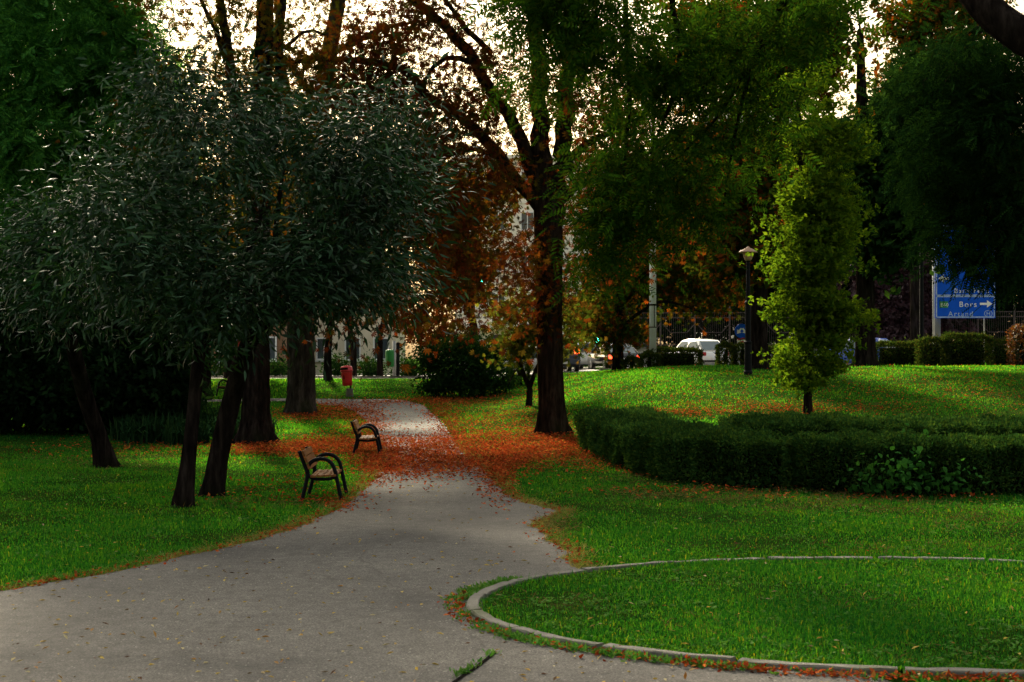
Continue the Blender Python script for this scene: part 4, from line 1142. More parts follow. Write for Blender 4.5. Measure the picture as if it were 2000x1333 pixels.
for k in range(20):
    a0, a1 = 6.283 * k / 20, 6.283 * (k + 1) / 20
    cx_, cz_ = W_ * .89, zm - .81
    mb.add([(cx_ + r_ * math.cos(a), -.03, cz_ + r_ * .85 * math.sin(a)) for r_, a in ((.19, a0), (.19, a1), (.165, a1), (.165, a0))], [(0, 1, 2, 3)])
mb.obj("ring", M['faded'], root)
lettering("Baile Felix", root, W_ * .32, zm + .15, .30, M['white'], -.03)
lettering("Cluj", root, W_ * .22, zt - 1.78, .33, M['white'], -.03)
for xx, name_ in ((.0, "post"), (W_ * .83, "post")):
    mb = MB(); mb.tube([(xx - .04 if xx == 0 else xx, .09, -.1), (xx - .04 if xx == 0 else xx, .09, zt + .1)], .055 if xx == 0 else .03, 12); mb.obj(name_, M['galv'], root, smooth=True)
mb = MB(); mb.tube([(.28, .5, -.1), (.28, .5, 9.5)], .13, 14)
o = mb.obj("lighting_mast", M['mast'], None, (gx_, gy_, gz_), smooth=True)
tag(o, "thick grey mast standing right behind the blue road sign's left post", "pole")

# round sign with two arrows, chevron plate below
DR = 61.0; s1 = DR / F
x_, y_, z_ = on_ground(1449, DR)
root = thing("traffic_sign", "round blue sign with two white arrows above a red chevron plate, behind the lamp post", "traffic sign", (x_, y_, z_))
zc = CH - (647 - HOR) * s1 - z_
mb = MB(); mb.tube([(0, .04, -.1), (0, .04, zc + .2)], .03, 10); mb.obj("post", M['galv'], root, smooth=True)
mb = MB(); mb.prism([(.31 * math.cos(a), zc + .31 * math.sin(a)) for a in np.linspace(0, 6.283, 33)[:-1]], -.012, .0); mb.obj("disc", M['blue'], root)
mb = MB()
for s in (-1, 1):
    rot = lambda px_, pz_, s=s: (s * (px_ * math.cos(R(-52)) - pz_ * math.sin(R(-52))) + s * .06, zc + .07 + px_ * math.sin(R(-52)) + pz_ * math.cos(R(-52)))
    mb = MB(); mb.prism([rot(a, b) for a, b in [(-.06, -.036), (.08, -.036), (.08, -.115), (.24, 0), (.08, .115), (.08, .036), (-.06, .036)]], -.017, -.013)
    mb.obj("arrow", M['white'], root)
mb = MB(); mb.box((.03, -.004, zc - .55), (.44, .012, .42)); mb.obj("plate", M['white'], root)
mb = MB()
for k in range(2):
    zz = zc - .52 + .23 * k - .1
    mb.prism([(-.185, zz - .02), (.03, zz + .13), (.245, zz - .02), (.245, zz + .07), (.03, zz + .22), (-.185, zz + .07)] if k == 0 else [(-.185, zz - .02), (.03, zz + .12), (.245, zz - .02), (.245, zz + .055), (-.185, zz + .055)], -.016, -.0115)
mb.obj("chevron", M['rsign'], root)

# traffic lights
def traffic_light(label, px, py, d):
    x, y, z = on_ground(px, d)
    root = thing("traffic_light", label, "traffic light", (x, y, z), 0, "traffic lights at the junction")
    zc = CH - (py - HOR) / F * d - z
    mb = MB(); mb.tube([(-.12, .1, -.1), (-.12, .1, zc + .6)], .055, 10); mb.obj("pole", M['galv'], root, smooth=True)
    mb = MB(); mb.box((0, 0, zc + .28), (.32, .2, .95)); mb.obj("housing", M['dark'], root, bevel=.03)
    for k, m_ in enumerate((M['green_on'], M['dark'], M['dark'])):
        mb = MB(); mb.lathe([(.11, 0), (.10, .02), (.05, .035)], sides=14)
        l = mb.obj("lens", m_, root, (0, -.103, zc + .3 * k), smooth=True); l.rotation_euler = (R(90), 0, 0)
traffic_light("traffic light showing green, above the silver car right of the chestnut trunk", 1166, 665, 72)
traffic_light("small traffic light showing green high up among the leaves left of the chestnut trunk", 940, 548, 84)

# curved-arm street lamp
x_, y_, z_ = on_ground(1800, 63)
root = thing("street_lamp", "tall street lamp whose pale head shows at the upper right sky gap", "street lamp", (x_, y_, z_))
zh = CH - (216 - HOR) * 63 / F - z_
mb = MB(); mb.tube(smooth_line([(0, 0, -.1), (0, 0, 6), (0, 0, zh - 1.6), (-.2, 0, zh - .8), (-.75, 0, zh - .15)], 30), list(np.linspace(.10, .045, 30)), 12); mb.obj("pole", M['iron'], root, smooth=True)
mb = MB(); mb.tube(smooth_line([(-.7, 0, zh - .18), (-.95, 0, zh - .02), (-1.3, 0, zh + .12), (-1.5, 0, zh + .16)], 10), [.04, .09, .12, .13, .13, .12, .11, .09, .07, .03], 12); mb.obj("lamp_head", M['pole'], root, smooth=True)

# small post sign by the far bench
x_, y_, z_ = on_ground(460, 63)
root = thing("post_sign", "thin dark post carrying a small red sign, behind the far bench", "sign", (x_, y_, z_))
zc = CH - (672 - HOR) * 63 / F - z_
mb = MB(); mb.tube([(0, 0, -.1), (0, 0, zc + .5)], .04, 10); mb.obj("post", M['iron'], root, smooth=True)
mb = MB(); mb.box((.26, -.02, zc), (.30, .03, .42)); mb.obj("plate", M['rsign'], root, bevel=.01)
mb = MB(); mb.box((-.06, -.02, zc + .5), (.34, .06, .14)); mb.obj("cap", M['galv'], root, bevel=.02)
# green bin on a post
x_, y_, z_ = on_ground(770, 66)
root = thing("hanging_bin", "green litter bin hung on a pale post at the edge of the far lawn", "bin", (x_, y_, z_))
mb = MB(); mb.tube([(0, 0, -.1), (0, 0, 1.75)], .075, 12); mb.obj("post", M['galv'], root, smooth=True)
mb = MB(); mb.lathe([(.17, .55), (.20, .60), (.21, 1.25), (.19, 1.33), (.08, 1.36)], (-.2, -.05, 0), 14); mb.obj("bin_body", M['green_plastic'], root, smooth=True)
x_, y_, z_ = on_ground(777, 66.5)
o = MB().tube([(0, 0, -.1), (0, 0, 1.6)], .085, 12).lathe([(.09, 1.6), (.11, 1.62), (.06, 1.7)], sides=12).obj("bollard", M['iron'], None, (x_, y_, z_), smooth=True)
tag(o, "dark bollard right beside the green bin's pale post", "bollard")

# ---------------------------------------------------------------- wall and iron fence beyond the road
def fence_line(x): return 88.0 - (x - 4) * .12
def wall_and_fence():
    xs0, xs1 = 6.6, 44.0
    wall = thing("garden_wall", "low pale stone wall with coping under the iron fence beyond the road", "wall", (xs0, fence_line(xs0), 1.68))
    O = np.array((xs0, fence_line(xs0), 1.68))
    ang = math.atan(-.12); rot = Matrix.Rotation(ang, 3, 'Z')
    ln = (xs1 - xs0) / math.cos(ang)
    mb = MB(); mb.box(rot @ Vector((ln / 2, 0, .5)), (ln, .35, 1.2), rot); mb.obj("masonry", M['conc'], wall)
    mb = MB(); mb.box(rot @ Vector((ln / 2, 0, 1.155)), (ln + .1, .5, .11), rot); mb.obj("coping", M['kerb'], wall)
    mb = MB(); mb.box(rot @ Vector((.15, -.02, .75)), (.55, .55, 1.7), rot); mb.box(rot @ Vector((.15, -.02, 1.65)), (.7, .7, .12), rot); mb.obj("pier", M['conc'], wall)
    fn = thing("iron_fence", "long brown iron fence with bent-rod panels on the low wall beyond the road", "fence", tuple(O))
    pit = 2.1; n = int(ln / pit)
    z0, z1 = 1.23, 3.35
    mbr, mbb, mbd = MB(), MB(), MB()
    for k in range(n):
        xa = .5 + k * pit
        for z in (z0 + .1, z1 - .35, z1 - .05):
            mbr = MB(); mbr.box(rot @ Vector((xa + pit / 2, 0, z)), (pit - .1, .04, .055), rot); mbr.obj("rail", M['fence'], fn)
        for j in range(1, 17):
            mbb.box(rot @ Vector((xa + j * pit / 17, 0, (z0 + z1) / 2)), (.018, .018, z1 - z0 - .05), rot)
        e = 1 if k % 2 == 0 else 1
        for (a, b) in (((.08, z1 - .75), (.55, z0 + .85)), ((.55, z0 + .85), (1.55, z0 + .85)), ((1.55, z0 + .85), (2.02, z1 - .75))):
            pa, pb = rot @ Vector((xa + a[0], -.05, a[1])), rot @ Vector((xa + b[0], -.05, b[1]))
            mbd.tube([pa, pb], .026, 6)
    mbb.obj("bars", M['fence'], fn); mbd.obj("bent_rods", M['fence'], fn)
    for k in range(n + 1):
        mb = MB(); mb.box(rot @ Vector((.45 + k * pit, 0, (z0 + z1) / 2 + .1)), (.10, .10, z1 - z0 + .25), rot)
        mb.lathe([(.06, 0), (.03, .12), (.005, .2)], rot @ Vector((.45 + k * pit, 0, z1 + .225)), 8)
        mb.obj("post", M['fence'], fn)
wall_and_fence()

# ---------------------------------------------------------------- cars
def car(name, label, loc, rz, paint_m, L=4.1, W=1.72, H=1.45, kind='hatch', tail=None, stripe=None, cat="car"):
    """faces +X; the tail is at -X"""
    root = thing(name, label, cat, loc, rz, "cars on the road")
    x0, x1 = -L / 2, L / 2; bl = H * .60
    if kind == 'hatch':
        low = [(x0 + .05, .28), (x0, .42), (x0 + .03, .70), (x0 + .10, bl), (x1 - 1.15, bl + .02), (x1 - .25, .72), (x1 - .03, .60), (x1, .40), (x1 - .08, .24)]
        rb, rt0, rt1, rf = x0 + .08, x0 + .72, .22, x1 - 1.1
    elif kind == 'van':
        low = [(x0 + .05, .30), (x0, .45), (x0 + .02, .8), (x0 + .06, bl), (x1 - .95, bl + .02), (x1 - .2, .85), (x1, .65), (x1, .40), (x1 - .08, .26)]
        rb, rt0, rt1, rf = x0 + .06, x0 + .25, .7, x1 - 1.0
    else:
        low = [(x0 + .06, .28), (x0, .45), (x0 + .04, .78), (x0 + .20, bl), (x1 - 1.25, bl), (x1 - .2, .72), (x1 - .02, .58), (x1, .40), (x1 - .08, .24)]
        rb, rt0, rt1, rf = x0 + .55, x0 + 1.25, .25, x1 - 1.3
    mb = MB(); hw = W / 2
    n = len(low); V = []
    for s in (-1, -.93, .93, 1):
        for (x, z) in low:
            k = .035 if abs(s) == 1 else 0
            V.append((x * (1 - k * .35), s * hw, z - (k if z > .5 else -k)))
    Q = [(r * n + i, r * n + (i + 1) % n, (r + 1) * n + (i + 1) % n, (r + 1) * n + i) for r in range(3) for i in range(n)]
    mb.add(V, Q, (), [tuple(reversed(range(n))), tuple(range(3 * n, 4 * n))])
    # cabin frustum
    wb, wt, zb_, zt_ = hw * .96, hw * .76, bl - .02, H
    B8 = [(rb, -wb, zb_), (rf, -wb, zb_), (rf, wb, zb_), (rb, wb, zb_), (rt0, -wt, zt_ - .03), (rt1, -wt, zt_ - .02), (rt1, wt, zt_ - .02), (rt0, wt, zt_ - .03)]
    mid = [((rt0 + rt1) / 2, -wt, zt_ + .035), ((rt0 + rt1) / 2, wt, zt_ + .035)]
    mb.add(B8 + mid, [(0, 3, 2, 1), (0, 4, 7, 3), (1, 2, 6, 5), (4, 8, 9, 7), (8, 5, 6, 9)], (), [(0, 1, 5, 8, 4), (3, 7, 9, 6, 2)])
    mb.obj("body", paint_m, root, smooth=True, bevel=.075, seg=3)
    def quad(name_, a, b, c, d, inset, off, m_, u0=0.0, u1=1.0, v0=0., v1=1.):
        a, b, c, d = map(Vector, (a, b, c, d))
        nrm = (b - a).cross(d - a).normalized()
        def at(u, v): return (a * (1 - u) + b * u) * (1 - v) + (d * (1 - u) + c * u) * v + nrm * off
        mbq = MB(); mbq.add([at(u0 + inset, v0 + inset), at(u1 - inset, v0 + inset), at(u1 - inset, v1 - inset), at(u0 + inset, v1 - inset)], [(0, 1, 2, 3)])
        return mbq.obj(name_, m_, root)
    for s in (0, 1):
        if s == 0: q4 = (B8[0], B8[1], B8[5], B8[4])
        else: q4 = (B8[2], B8[3], B8[7], B8[6])
        lo_, hi_ = (.06, .50) if s == 0 else (.50, .94)
        quad("side_window", *q4, 0, .012, M['glass'], .06, .48, .12, .86); quad("side_window", *q4, 0, .012, M['glass'], .52, .93, .12, .86)
    quad("rear_window", B8[3], B8[0], B8[4], B8[7], 0, .012, M['glass'], .08, .92, .08, .90)
    quad("windscreen", B8[1], B8[2], B8[6], B8[5], 0, .012, M['glass'], .06, .94, .06, .92)
    for x in (x0 + .75, x1 - .80):
        for s in (-1, 1):
            mbw = MB(); mbw.lathe([(.20, -.09), (.28, -.10), (.31, -.07), (.31, .07), (.28, .10), (.20, .09)], sides=22)
            wh = mbw.obj("wheel", M['tyre'], root, (x, s * (hw - .10), .31), smooth=False); wh.rotation_euler = (R(90), 0, 0)
            mbw = MB(); mbw.lathe([(.02, .105), (.19, .098), (.20, .09), (.20, -.09), (.19, -.098), (.02, -.105)], sides=22); mbw.obj("rim", M['rim'], wh)
    for s in (-1, 1):
        mbt = MB(); mbt.box((x0 + .05, s * hw * .80, bl - .16 if kind != 'van' else bl + .05), (.10, hw * .30, .20 if kind != 'van' else .32)); mbt.obj("tail_light", tail or M['tail'], root, bevel=.02)
        mbt = MB(); mbt.box((x1 - .16, s * hw * .76, .66), (.24, hw * .28, .13)); mbt.obj("headlight", M['chrome'], root, bevel=.02)
        mbt = MB(); mbt.box((rf - .28, s * (wb + .10), bl + .10), (.10, .18, .13)); mbt.obj("mirror", paint_m, root, bevel=.03)
    mbt = MB(); mbt.box((x0 - .01, 0, .50), (.04, .52, .12)); mbt.obj("licence_plate", M['white'], root)
    mbt = MB(); mbt.box((x0 + .0, 0, .36), (.10, W * .93, .10)); mbt.obj("bumper", M['tyre'], root, bevel=.02)
    if stripe:
        mbt = MB(); mbt.box((x0 + .02, 0, .66), (.06, W * .60, .09)); mbt.obj("stripe", stripe, root)
    return root
def on_road(px, d):
    x = (px - PX0) / F * d
    return (x, d, float(ground_z(x, d)) + .008)
pw, pb, pk, pn, ps = paint("white_car_paint", (.78, .78, .76)), paint("blue_car_paint", (.02, .06, .30)), paint("black_car_paint", (.012, .012, .014)), paint("navy_van_paint", (.025, .04, .08)), paint("silver_car_paint", (.62, .60, .55), .35)
wc = car("white_hatchback", "white hatchback seen from behind, between the hedge blocks below the fence", on_road(1357, 75), R(115), pw, 4.0, 1.72, 1.48)
mb = MB()
for k in range(14):
    a0, a1 = 6.283 * k / 14, 6.283 * (k + 1) / 14
    mb.add([(-2.0 - .012, r_ * math.cos(a), .80 + r_ * math.sin(a)) for r_, a in ((.07, a0), (.07, a1), (.045, a1), (.045, a0))], [(0, 1, 2, 3)])
mb.obj("badge", M['chrome'], wc)
car("black_saloon", "black car with lit red tail lights, partly behind the small roadside trunk", on_road(1200, 71), R(100), pk, 4.4, 1.78, 1.22, 'saloon', M['tail_on'])
car("silver_car", "pale silver car left of the black one, under the green traffic light", on_road(1150, 76), R(185), ps, 4.2, 1.74, 1.46)
car("navy_van", "dark navy van with a lit amber lamp, just right of the chestnut trunk", on_road(1088, 72), R(95), pn, 4.4, 1.8, 1.75, 'van', M['amber_on'])
car("blue_car", "blue car glimpsed between the navy van and the silver car", on_road(1118, 79), R(100), pb, 4.0, 1.7, 1.45, 'hatch')
car("grey_car", "grey car with red tail lamps left of the chestnut trunk, behind the sapling", on_road(1012, 73), R(165), ps, 4.2, 1.74, 1.46, 'hatch', M['tail_on'])
yel = plain("yellow_stripe", (.55, .50, .05), .5)
car("patrol_car", "blue car with a yellow stripe, behind the young tree and the straight dark trunk", on_road(1668, 70), R(140), pb, 4.3, 1.75, 1.5, 'hatch', None, yel)

# ---------------------------------------------------------------- buildings
def building(name, label, x0, x1, y, depth, z0, h, wall_m, cols, floors, fh, roof_m=None, win=(1.1, 1.5), sill=.95, group=None, extras=()):
    root = thing(name, label, "building", ((x0 + x1) / 2, y, z0), 0, group)
    hw = (x1 - x0) / 2
    mb = MB(); mb.box((0, depth / 2, h / 2 - .3), (2 * hw, depth, h + .6)); mb.obj("wall", wall_m, root)
    mb = MB()
    if roof_m is M['roof']:
        mb.prism([(-.4, h + .003), (depth / 2, h + 2.4), (depth + .4, h + .003)], -hw - .4, hw + .4, 'x')
    else:
        mb.box((0, depth / 2, h + .15), (2 * hw + .5, depth + .5, .3))
    mb.obj("roof", roof_m or wall_m, root)
    for f in range(1, floors):
        mb = MB(); mb.box((0, -.04, f * fh), (2 * hw + .1, .08, .16)); mb.obj("string_course", wall_m, root)
    fw, fhh = win
    fm = MB(); t = .09
    fm.box((0, 0, -fhh / 2 + t / 2), (fw, .10, t)); fm.box((0, 0, fhh / 2 - t / 2), (fw, .10, t))
    for s in (-1, 1): fm.box((s * (fw / 2 - t / 2), 0, 0), (t, .10, fhh - 2 * t))
    fm.box((0, 0, 0), (.06, .08, fhh - 2 * t)); fm.box((0, -.05, -fhh / 2 - .06), (fw + .25, .22, .08))
    fme = fm.mesh("window", M['wframe'])
    pm = MB(); pm.box((0, .02, 0), (fw - t, .03, fhh - t)); pme = pm.mesh("pane", M['wglass'])
    for f in range(floors):
        for c in range(cols):
            x = -hw + (c + .5) * 2 * hw / cols; z = f * fh + sill + fhh / 2
            wo = link("window", fme, root, (x, -.052, z)); link("pane", pme, wo)
    return root
zR, zLft = 1.68, 1.28
b = building("apartment_block", "tall pale apartment block showing white between the leaves around the chestnut trunk", -4.5, 11.5, 112, 12, zR, 16.2, M['paleblock'], 7, 5, 3.2)
for (x, z) in ((-5.6, 4.6), (2.2, 7.6), (-3.2, 7.4)):
    mb = MB(); mb.box((x, -.22, z), (.9, .38, .65)); mb.lathe([(.22, 0), (.22, .02)], (x, -.4, z), 4)
    mb.obj("air_conditioner", M['wframe'], b)
mb = MB(); mb.box((-4.2, -.5, 3.0), (6.5, 1.0, .22)); mb.obj("canopy", M['wframe'], b)
building("cream_house", "cream single-storey house with a blue-grey window behind the thin trees right of the red bin", -12.5, -7.2, 88, 8, zLft - .1, 4.4, M['cream'], 3, 1, 3.2, M['roof'], (1.0, 1.4), .9)
bh = building("brown_house", "brown house front with a white door frame, seen between the black trunks", -21, -13.5, 84, 8, zLft - .1, 4.2, M['brown'], 4, 1, 3.0, M['roof'], (1.1, 1.4), .9)
mb = MB(); mb.box((.3 - 1.2, -.06, 2.55), (1.9, .12, .32)); mb.box((-.55 - 1.2, -.06, 1.2), (.22, .12, 2.38)); mb.box((1.15 - 1.2, -.06, 1.2), (.22, .12, 2.38)); mb.obj("door_frame", M['wframe'], bh)
mb = MB(); mb.box((.3 - 1.2, -.03, 1.2), (1.46, .06, 2.36)); dr = mb.obj("door", M['roof'], bh)
building("far_block", "distant pale building glimpsed high up through the branches of the leaning tree", 17.5, 26, 130, 10, zR, 23, M['paleblock'], 4, 7, 3.1)

# ---------------------------------------------------------------- grass, weeds, fallen leaves
def pxy(x, y, z):
    return PX0 + x / y * F, HOR + (CH - z) / y * F

def gauss(px, py, c):
    s = 0
    for (cx, cy, rx_, ry_, a) in c:
        s = s + a * np.exp(-((px - cx) / rx_) ** 2 - ((py - cy) / ry_) ** 2)
    return s
LIT = [(870, 885, 120, 26, .95), (1000, 880, 120, 28, 1.0), (1090, 868, 70, 22, .9), (800, 905, 70, 24, 1.0), (700, 870, 110, 18, .85), (600, 880, 100, 14, .7),
       (500, 880, 90, 10, .5), (720, 830, 40, 30, .6), (690, 808, 45, 14, .7), (640, 800, 50, 14, .5), (590, 815, 50, 10, .6), (880, 840, 25, 40, .5), (850, 805, 22, 22, .6), (780, 786, 90, 5, .5),
       (740, 915, 40, 25, .5), (975, 925, 30, 40, .6), (940, 905, 50, 20, .6), (1200, 905, 120, 20, .15), (1340, 808, 90, 8, .75), (1560, 803, 170, 9, .6), (1440, 792, 150, 8, .2), (1950, 770, 120, 30, .05),
       (560, 960, 130, 25, .05), (300, 880, 200, 14, .12), (650, 985, 50, 14, .2), (870, 785, 80, 10, .5), (1000, 830, 90, 25, .4), (1300, 765, 260, 30, .09), (1800, 765, 220, 35, .14), (1000, 775, 120, 25, .14), (1650, 1180, 500, 60, .012), (1380, 962, 160, 8, .10), (1700, 978, 250, 6, .06)]

DRY = [(1400, 972, 240, 14, .9), (1650, 990, 170, 14, .8), (1085, 1025, 45, 26, .9), (1890, 1015, 110, 22, .6), (1280, 935, 90, 12, .6), (1130, 905, 60, 16, .5), (1990, 780, 120, 30, .5), (1500, 800, 300, 14, .35), (520, 985, 120, 9, .8), (240, 905, 160, 12, .4), (1060, 830, 60, 30, .4), (900, 800, 50, 20, .4), (1780, 1075, 200, 14, .4), (760, 760, 90, 10, .35), (1700, 735, 90, 12, .5)]
def grass():
    q = np.random.default_rng(77)
    Vs, Qs, Ts, off = [], [], [], 0
    N = 2200000
    # distance sampled so that density falls with distance
    y = 8.5 * np.exp(q.random(N) * math.log(63.2 / 8.5))
    y = y[q.random(N) < np.clip((np.minimum(y, 24) / 8.5) ** -.35 * 1.0, 0, 1) * .95]
    x = (q.random(len(y)) * 2 - 1) * (y * .372 + 2.0)
    z = ground_z(x, y)
    inr = in_ring(x, y, -.035)
    keep = inr | (~on_path(x, y, -.02) & ~in_ring(x, y, .045))
    keep &= ~((y < 10.0) & (x < 2.7) & ~inr)
    px, py = pxy(x, y, z)
    lit = np.clip(gauss(px, py, LIT), 0, 1)
    keep &= q.random(len(y)) > lit * .82
    keep &= q.random(len(y)) > np.clip(gauss(px, py, DRY), 0, 1) * .55
    patch = np.sin(x * 1.3 + 2 * np.sin(y * .9)) * np.sin(y * 1.1 + x * .6)
    keep &= q.random(len(y)) < .66 + .36 * patch
    for (tx, ty, tr_) in TRUNKS:
        keep &= (x - tx) ** 2 + (y - ty) ** 2 > (tr_ * (1.25 + .5 * q.random(len(x)))) ** 2
    x, y, z, patch, inr = x[keep], y[keep], z[keep], patch[keep], inr[keep]
    n = len(x)
    z = np.where(inr, .03, z)
    hgt = (.026 + .042 * q.random(n) ** 2 + .018 * np.clip(patch, -1, 1)) * np.interp(y, [9, 20, 45, 63], [.95, 1.0, 1.35, 1.5])
    tall = q.random(n) < .012
    hgt = np.where(tall, hgt * 2.1, hgt)
    wd = np.interp(y, [9, 20, 35, 63], [.0030, .0055, .010, .018]) * q.uniform(.7, 1.3, n)
    a = q.random(n) * 6.283
    d = np.stack([np.cos(a), np.sin(a), 0 * a], -1); s = np.stack([-np.sin(a), np.cos(a), 0 * a], -1)
    lean = q.uniform(.1, 1.1, n)[:, None] * hgt[:, None]
    b = np.stack([x, y, z - .01], -1)
    up = np.zeros((n, 3)); up[:, 2] = hgt
    m_ = b + d * lean * .3 + up * .6; tip = b + d * lean + up * (1 - .3 * (lean[:, :1] / hgt[:, None]))
    near = y < 26
    def emit_near(i):
        v = np.stack([b[i] + s[i] * wd[i, None], b[i] - s[i] * wd[i, None], m_[i] + s[i] * wd[i, None] * .8, m_[i] - s[i] * wd[i, None] * .8, tip[i]], 1)
        k = np.arange(len(v))[:, None] * 5
        return v.reshape(-1, 3), k + np.array([[0, 1, 3, 2]]), k + np.array([[2, 3, 4]])
    v1, q1, t1 = emit_near(np.where(near)[0])
    i = np.where(~near)[0]
    v2 = np.stack([b[i] + s[i] * wd[i, None], b[i] - s[i] * wd[i, None], tip[i]], 1)
    t2 = np.arange(len(v2))[:, None] * 3 + np.array([[0, 1, 2]]) + len(v1)
    me = np_mesh("grass", np.vstack([v1, v2.reshape(-1, 3)]), [q1, t1, t2], M['grass'])
    tag(link("grass", me), "short green lawn grass on both sides of the path", "grass", kind="stuff")
    # dry blades and trodden edge along the path and kerb
    m2 = 26000
    y = 9 * np.exp(q.random(m2) * math.log(36 / 9)); side = q.random(m2) < .5
    e = np.where(side, left_edge(y), right_edge(y)); o_ = np.abs(q.normal(size=m2)) * .16 - .04
    x = np.where(side, e - o_, e + o_)
    k_ = (y > 12.5) & ~in_ring(x, y, .12)
    x, y = x[k_], y[k_]; n = len(x)
    pos = np.stack([x, y, ground_z(x, y) + .008], -1)
    dd = q.normal(size=(n, 3)); dd[:, 2] = np.abs(dd[:, 2]) * .5 + .05
    T = np.array([(0, .05, 0), (0, -.05, 0), (1, 0, .1)])
    V, Fs = scatter(pos, dd, q.uniform(.03, .08, n) * np.interp(y, [9, 36], [1, 1.7]), T, [[(0, 1, 2)]], q)
    tag(link("dry_grass", np_mesh("dry_grass", V, Fs, M['dryblade'])), "straw-coloured dry grass fringing the asphalt path", "grass", kind="stuff")
    # dry brown thatch on worn patches of the lawn
    m3 = 600000
    y = 10 * np.exp(q.random(m3) * math.log(62 / 10)); x = (q.random(m3) * 2 - 1) * (y * .372 + 1.5)
    z = ground_z(x, y); px, py = pxy(x, y, z)
    k_ = (q.random(m3) < np.clip(gauss(px, py, DRY), 0, 1) * .55 * (.4 + .6 * (np.sin(x * 4 + 2 * np.sin(y * 3)) > 0))) & ~on_path(x, y, -.02) & ~in_ring(x, y, .1)
    k_ |= (q.random(m3) < .05) & in_ring(x, y, -.1) & (np.sin(x * 2.2 + 1) * np.sin(y * 2.6) > .35)
    x, y, z = x[k_], y[k_], z[k_]; n = len(x)
    dd = q.normal(size=(n, 3)); dd[:, 2] = np.abs(dd[:, 2]) * .5 + .05
    V, Fs = scatter(np.stack([x, y, np.where(in_ring(x, y), .05, z + .03)], -1), dd, q.uniform(.04, .10, n) * np.interp(y, [9, 36], [.8, 1.6]), T, [[(0, 1, 2)]], q)
    tag(link("thatch", np_mesh("thatch", V, Fs, M['thatch'])), "brown dry thatch on worn patches of the lawn", "grass", kind="stuff")
    # broad lawn weeds
    def spots(n, near=True):
        y = 8.9 * np.exp(q.random(n) * math.log(26 / 8.9)); x = (q.random(n) * 2 - 1) * (y * .372 + 1.5)
        ir = in_ring(x, y, -.1)
        k = ir | (~on_path(x, y, .0) & ~in_ring(x, y, .1) & ~((y < 10) & (x < 2.7)) & (q.random(n) < .45))
        k &= np.sin(x * 2.1 + y) * np.sin(y * 2.7 - x) > q.uniform(-.9, .6, n)
        return x[k], y[k]
    x, y = spots(9000)
    rep = 6
    x = np.repeat(x, rep) + q.normal(size=len(x) * rep) * .02; y = np.repeat(y, rep) + q.normal(size=len(y) * rep) * .02
    n = len(x)
    pos = np.stack([x, y, ground_z(x, y) + .035 + q.random(n) * .03], -1)
    dd = q.normal(size=(n, 3)); dd[:, 2] = np.abs(dd[:, 2]) * .35
    V, Fs = scatter(pos, dd, q.uniform(.016, .042, n), T_HEART[0], T_HEART[1], q, .75)
    tag(link("lawn_weeds", np_mesh("lawn_weeds", V, Fs, M['weed'])), "broad-leaved clover and weeds growing through the lawn", "weeds", kind="stuff")
    # weeds along the kerb foot and in the crack
    pos = []
    for k in range(900):
        a = R(q.uniform(150, 285)); kk = .10 + abs(q.normal()) * .07
        if math.sin(a * 5 + 1) + .6 * math.sin(a * 11) < .0 and q.random() < .85: continue
        px_, py_ = ring_pt(a, kk); pos.append((px_, py_, .02))
    cr0, cr1 = G(968, 1278)[:2], G(885, 1330)[:2]
    for k in range(22):
        t = q.random() ** .8
        if .25 < t < .55 and q.random() < .8: continue
        pos.append((cr0[0] + (cr1[0] - cr0[0]) * t + q.normal() * .02, cr0[1] + (cr1[1] - cr0[1]) * t + q.normal() * .02, .016))
    pos = np.repeat(np.array(pos), 7, 0); n = len(pos); pos = pos + q.normal(size=(n, 3)) * np.array((.02, .02, .004))
    dd = q.normal(size=(n, 3)); dd[:, 2] = np.abs(dd[:, 2]) * .9 + .2
    V, Fs = scatter(pos, dd, q.uniform(.02, .06, n), T_NARROW[0] * np.array((1, 1.5, 1)), T_NARROW[1], q)
    tag(link("kerb_weeds", np_mesh("kerb_weeds", V, Fs, M['weed'])), "tufts of weeds along the kerb foot and in the asphalt crack", "weeds", kind="stuff")

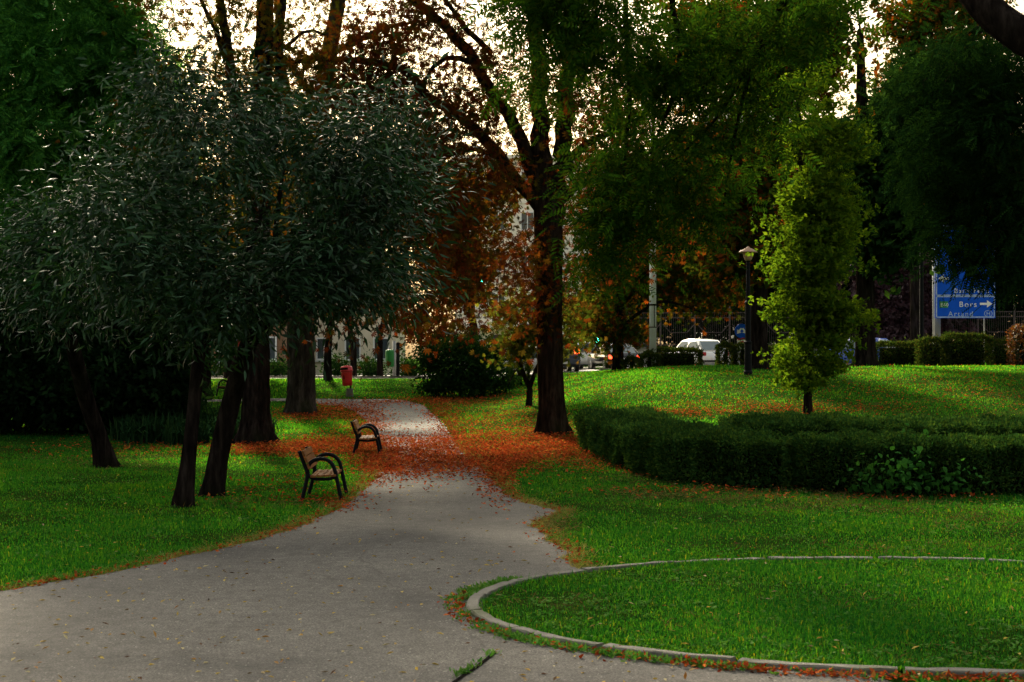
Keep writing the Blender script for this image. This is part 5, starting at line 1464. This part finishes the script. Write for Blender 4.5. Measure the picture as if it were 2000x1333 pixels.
def litter():
    q = np.random.default_rng(88)
    N = 2200000
    y = 10 * np.exp(q.random(N) * math.log(62 / 10)); x = (q.random(N) * 2 - 1) * (y * .372 + 1.5)
    z = ground_z(x, y)
    px, py = pxy(x, y, z)
    dens = np.clip(gauss(px, py, LIT), 0, 1.15)
    clumpy = .55 + .75 * (np.sin(x * 3.1 + 1.7 * np.sin(y * 1.9)) * np.sin(y * 2.3 + x) * .5 + .5)
    dens = dens * clumpy
    keep = (q.random(N) < dens * .34) & ~in_ring(x, y, .12)
    x, y, z = x[keep], y[keep], z[keep]
    n = len(x)
    onp = on_path(x, y)
    pos = np.stack([x, y, z + np.where(onp, .022, .05) + q.random(n) * .035], -1)
    dd = q.normal(size=(n, 3)); dd[:, 2] *= .35
    T = np.array([(0, 0, 0), (.4, .28, .10), (.5, -.26, .12), (1, .03, .02), (.5, .0, -.03)])
    Fc = [[(0, 4, 1), (4, 3, 1), (0, 2, 4), (4, 2, 3)]]
    V, Fs = scatter(pos, dd, q.uniform(.035, .085, n) * np.interp(y, [15, 60], [1, 1.35]), T, Fc, q, .7)
    tag(link("fallen_leaves", np_mesh("fallen_leaves", V, Fs, M['litter'])), "carpet of rust-red fallen leaves under the chestnut and across the path", "fallen leaves", kind="stuff")
    # brown leaves gathered along the kerb foot and path edges
    pos = []
    for k in range(2600):
        a = R(q.uniform(170, 330)); kk = .11 + abs(q.normal()) * .085
        if a < R(235) and q.random() < .72: continue
        x, y = ring_pt(a, kk); pos.append((x, y, .022 + q.random() * .025))
    for k in range(2600):
        y = 10 * math.exp(q.random() * math.log(34 / 10)); s = q.random() < .5
        e = float(left_edge(y)) if s else float(right_edge(y))
        if not s and y < 15: continue
        o_ = q.normal() * .10; x = e + (o_ - .02 if s else o_ + .02)
        pos.append((x, y, float(ground_z(x, y)) + .022 + q.random() * .02))
    pos = np.array(pos); n = len(pos)
    dd = q.normal(size=(n, 3)); dd[:, 2] *= .4
    V, Fs = scatter(pos, dd, q.uniform(.025, .065, n), T, Fc, q, .6)
    tag(link("edge_leaves", np_mesh("edge_leaves", V, Fs, M['litter'])), "brown dead leaves gathered along the kerb and the path edges", "fallen leaves", kind="stuff")
    # scattered yellow leaves on path and lawns
    N = 3400
    y = 8.5 * np.exp(q.random(N) * math.log(50 / 8.5)); x = (q.random(N) * 2 - 1) * (y * .372 + 1)
    onp = on_path(x, y)
    k = onp | (q.random(N) < .3)
    x, y, onp = x[k], y[k], onp[k]; n = len(x)
    pos = np.stack([x, y, ground_z(x, y) + np.where(onp, .02, .07)], -1)
    dd = q.normal(size=(n, 3)); dd[:, 2] *= .25
    V, Fs = scatter(pos, dd, q.uniform(.03, .075, n) * np.interp(y, [9, 40], [.9, 1.2]), T * np.array((1, .8, 1)), Fc, q, .75)
    tag(link("yellow_leaves", np_mesh("yellow_leaves", V, Fs, M['litter_y'])), "single yellow and pale leaves scattered over path and lawn", "fallen leaves", kind="stuff")
grass()
litter()

# joint between the two asphalt fields at the bottom
p0, p1 = G(968, 1278), G(880, 1345)
dv = np.array((p1[0] - p0[0], p1[1] - p0[1])); dv /= np.linalg.norm(dv); nv = np.array((-dv[1], dv[0]))
ln = smooth_line([(p0[0], p0[1]), ((p0[0] + p1[0]) / 2 + .012, (p0[1] + p1[1]) / 2), (p1[0], p1[1]), (p1[0] + dv[0] * 3, p1[1] + dv[1] * 3)], 30)
V = []
for k, p in enumerate(ln):
    ww = .011 + .009 * abs(math.sin(k * 1.7))
    V += [(p[0] + nv[0] * ww, p[1] + nv[1] * ww, .0165), (p[0] - nv[0] * ww, p[1] - nv[1] * ww, .0165)]
tag(MB().add(V, [(2 * k, 2 * k + 1, 2 * k + 3, 2 * k + 2) for k in range(29)]).obj("path_joint", M['dark']), kind="structure")
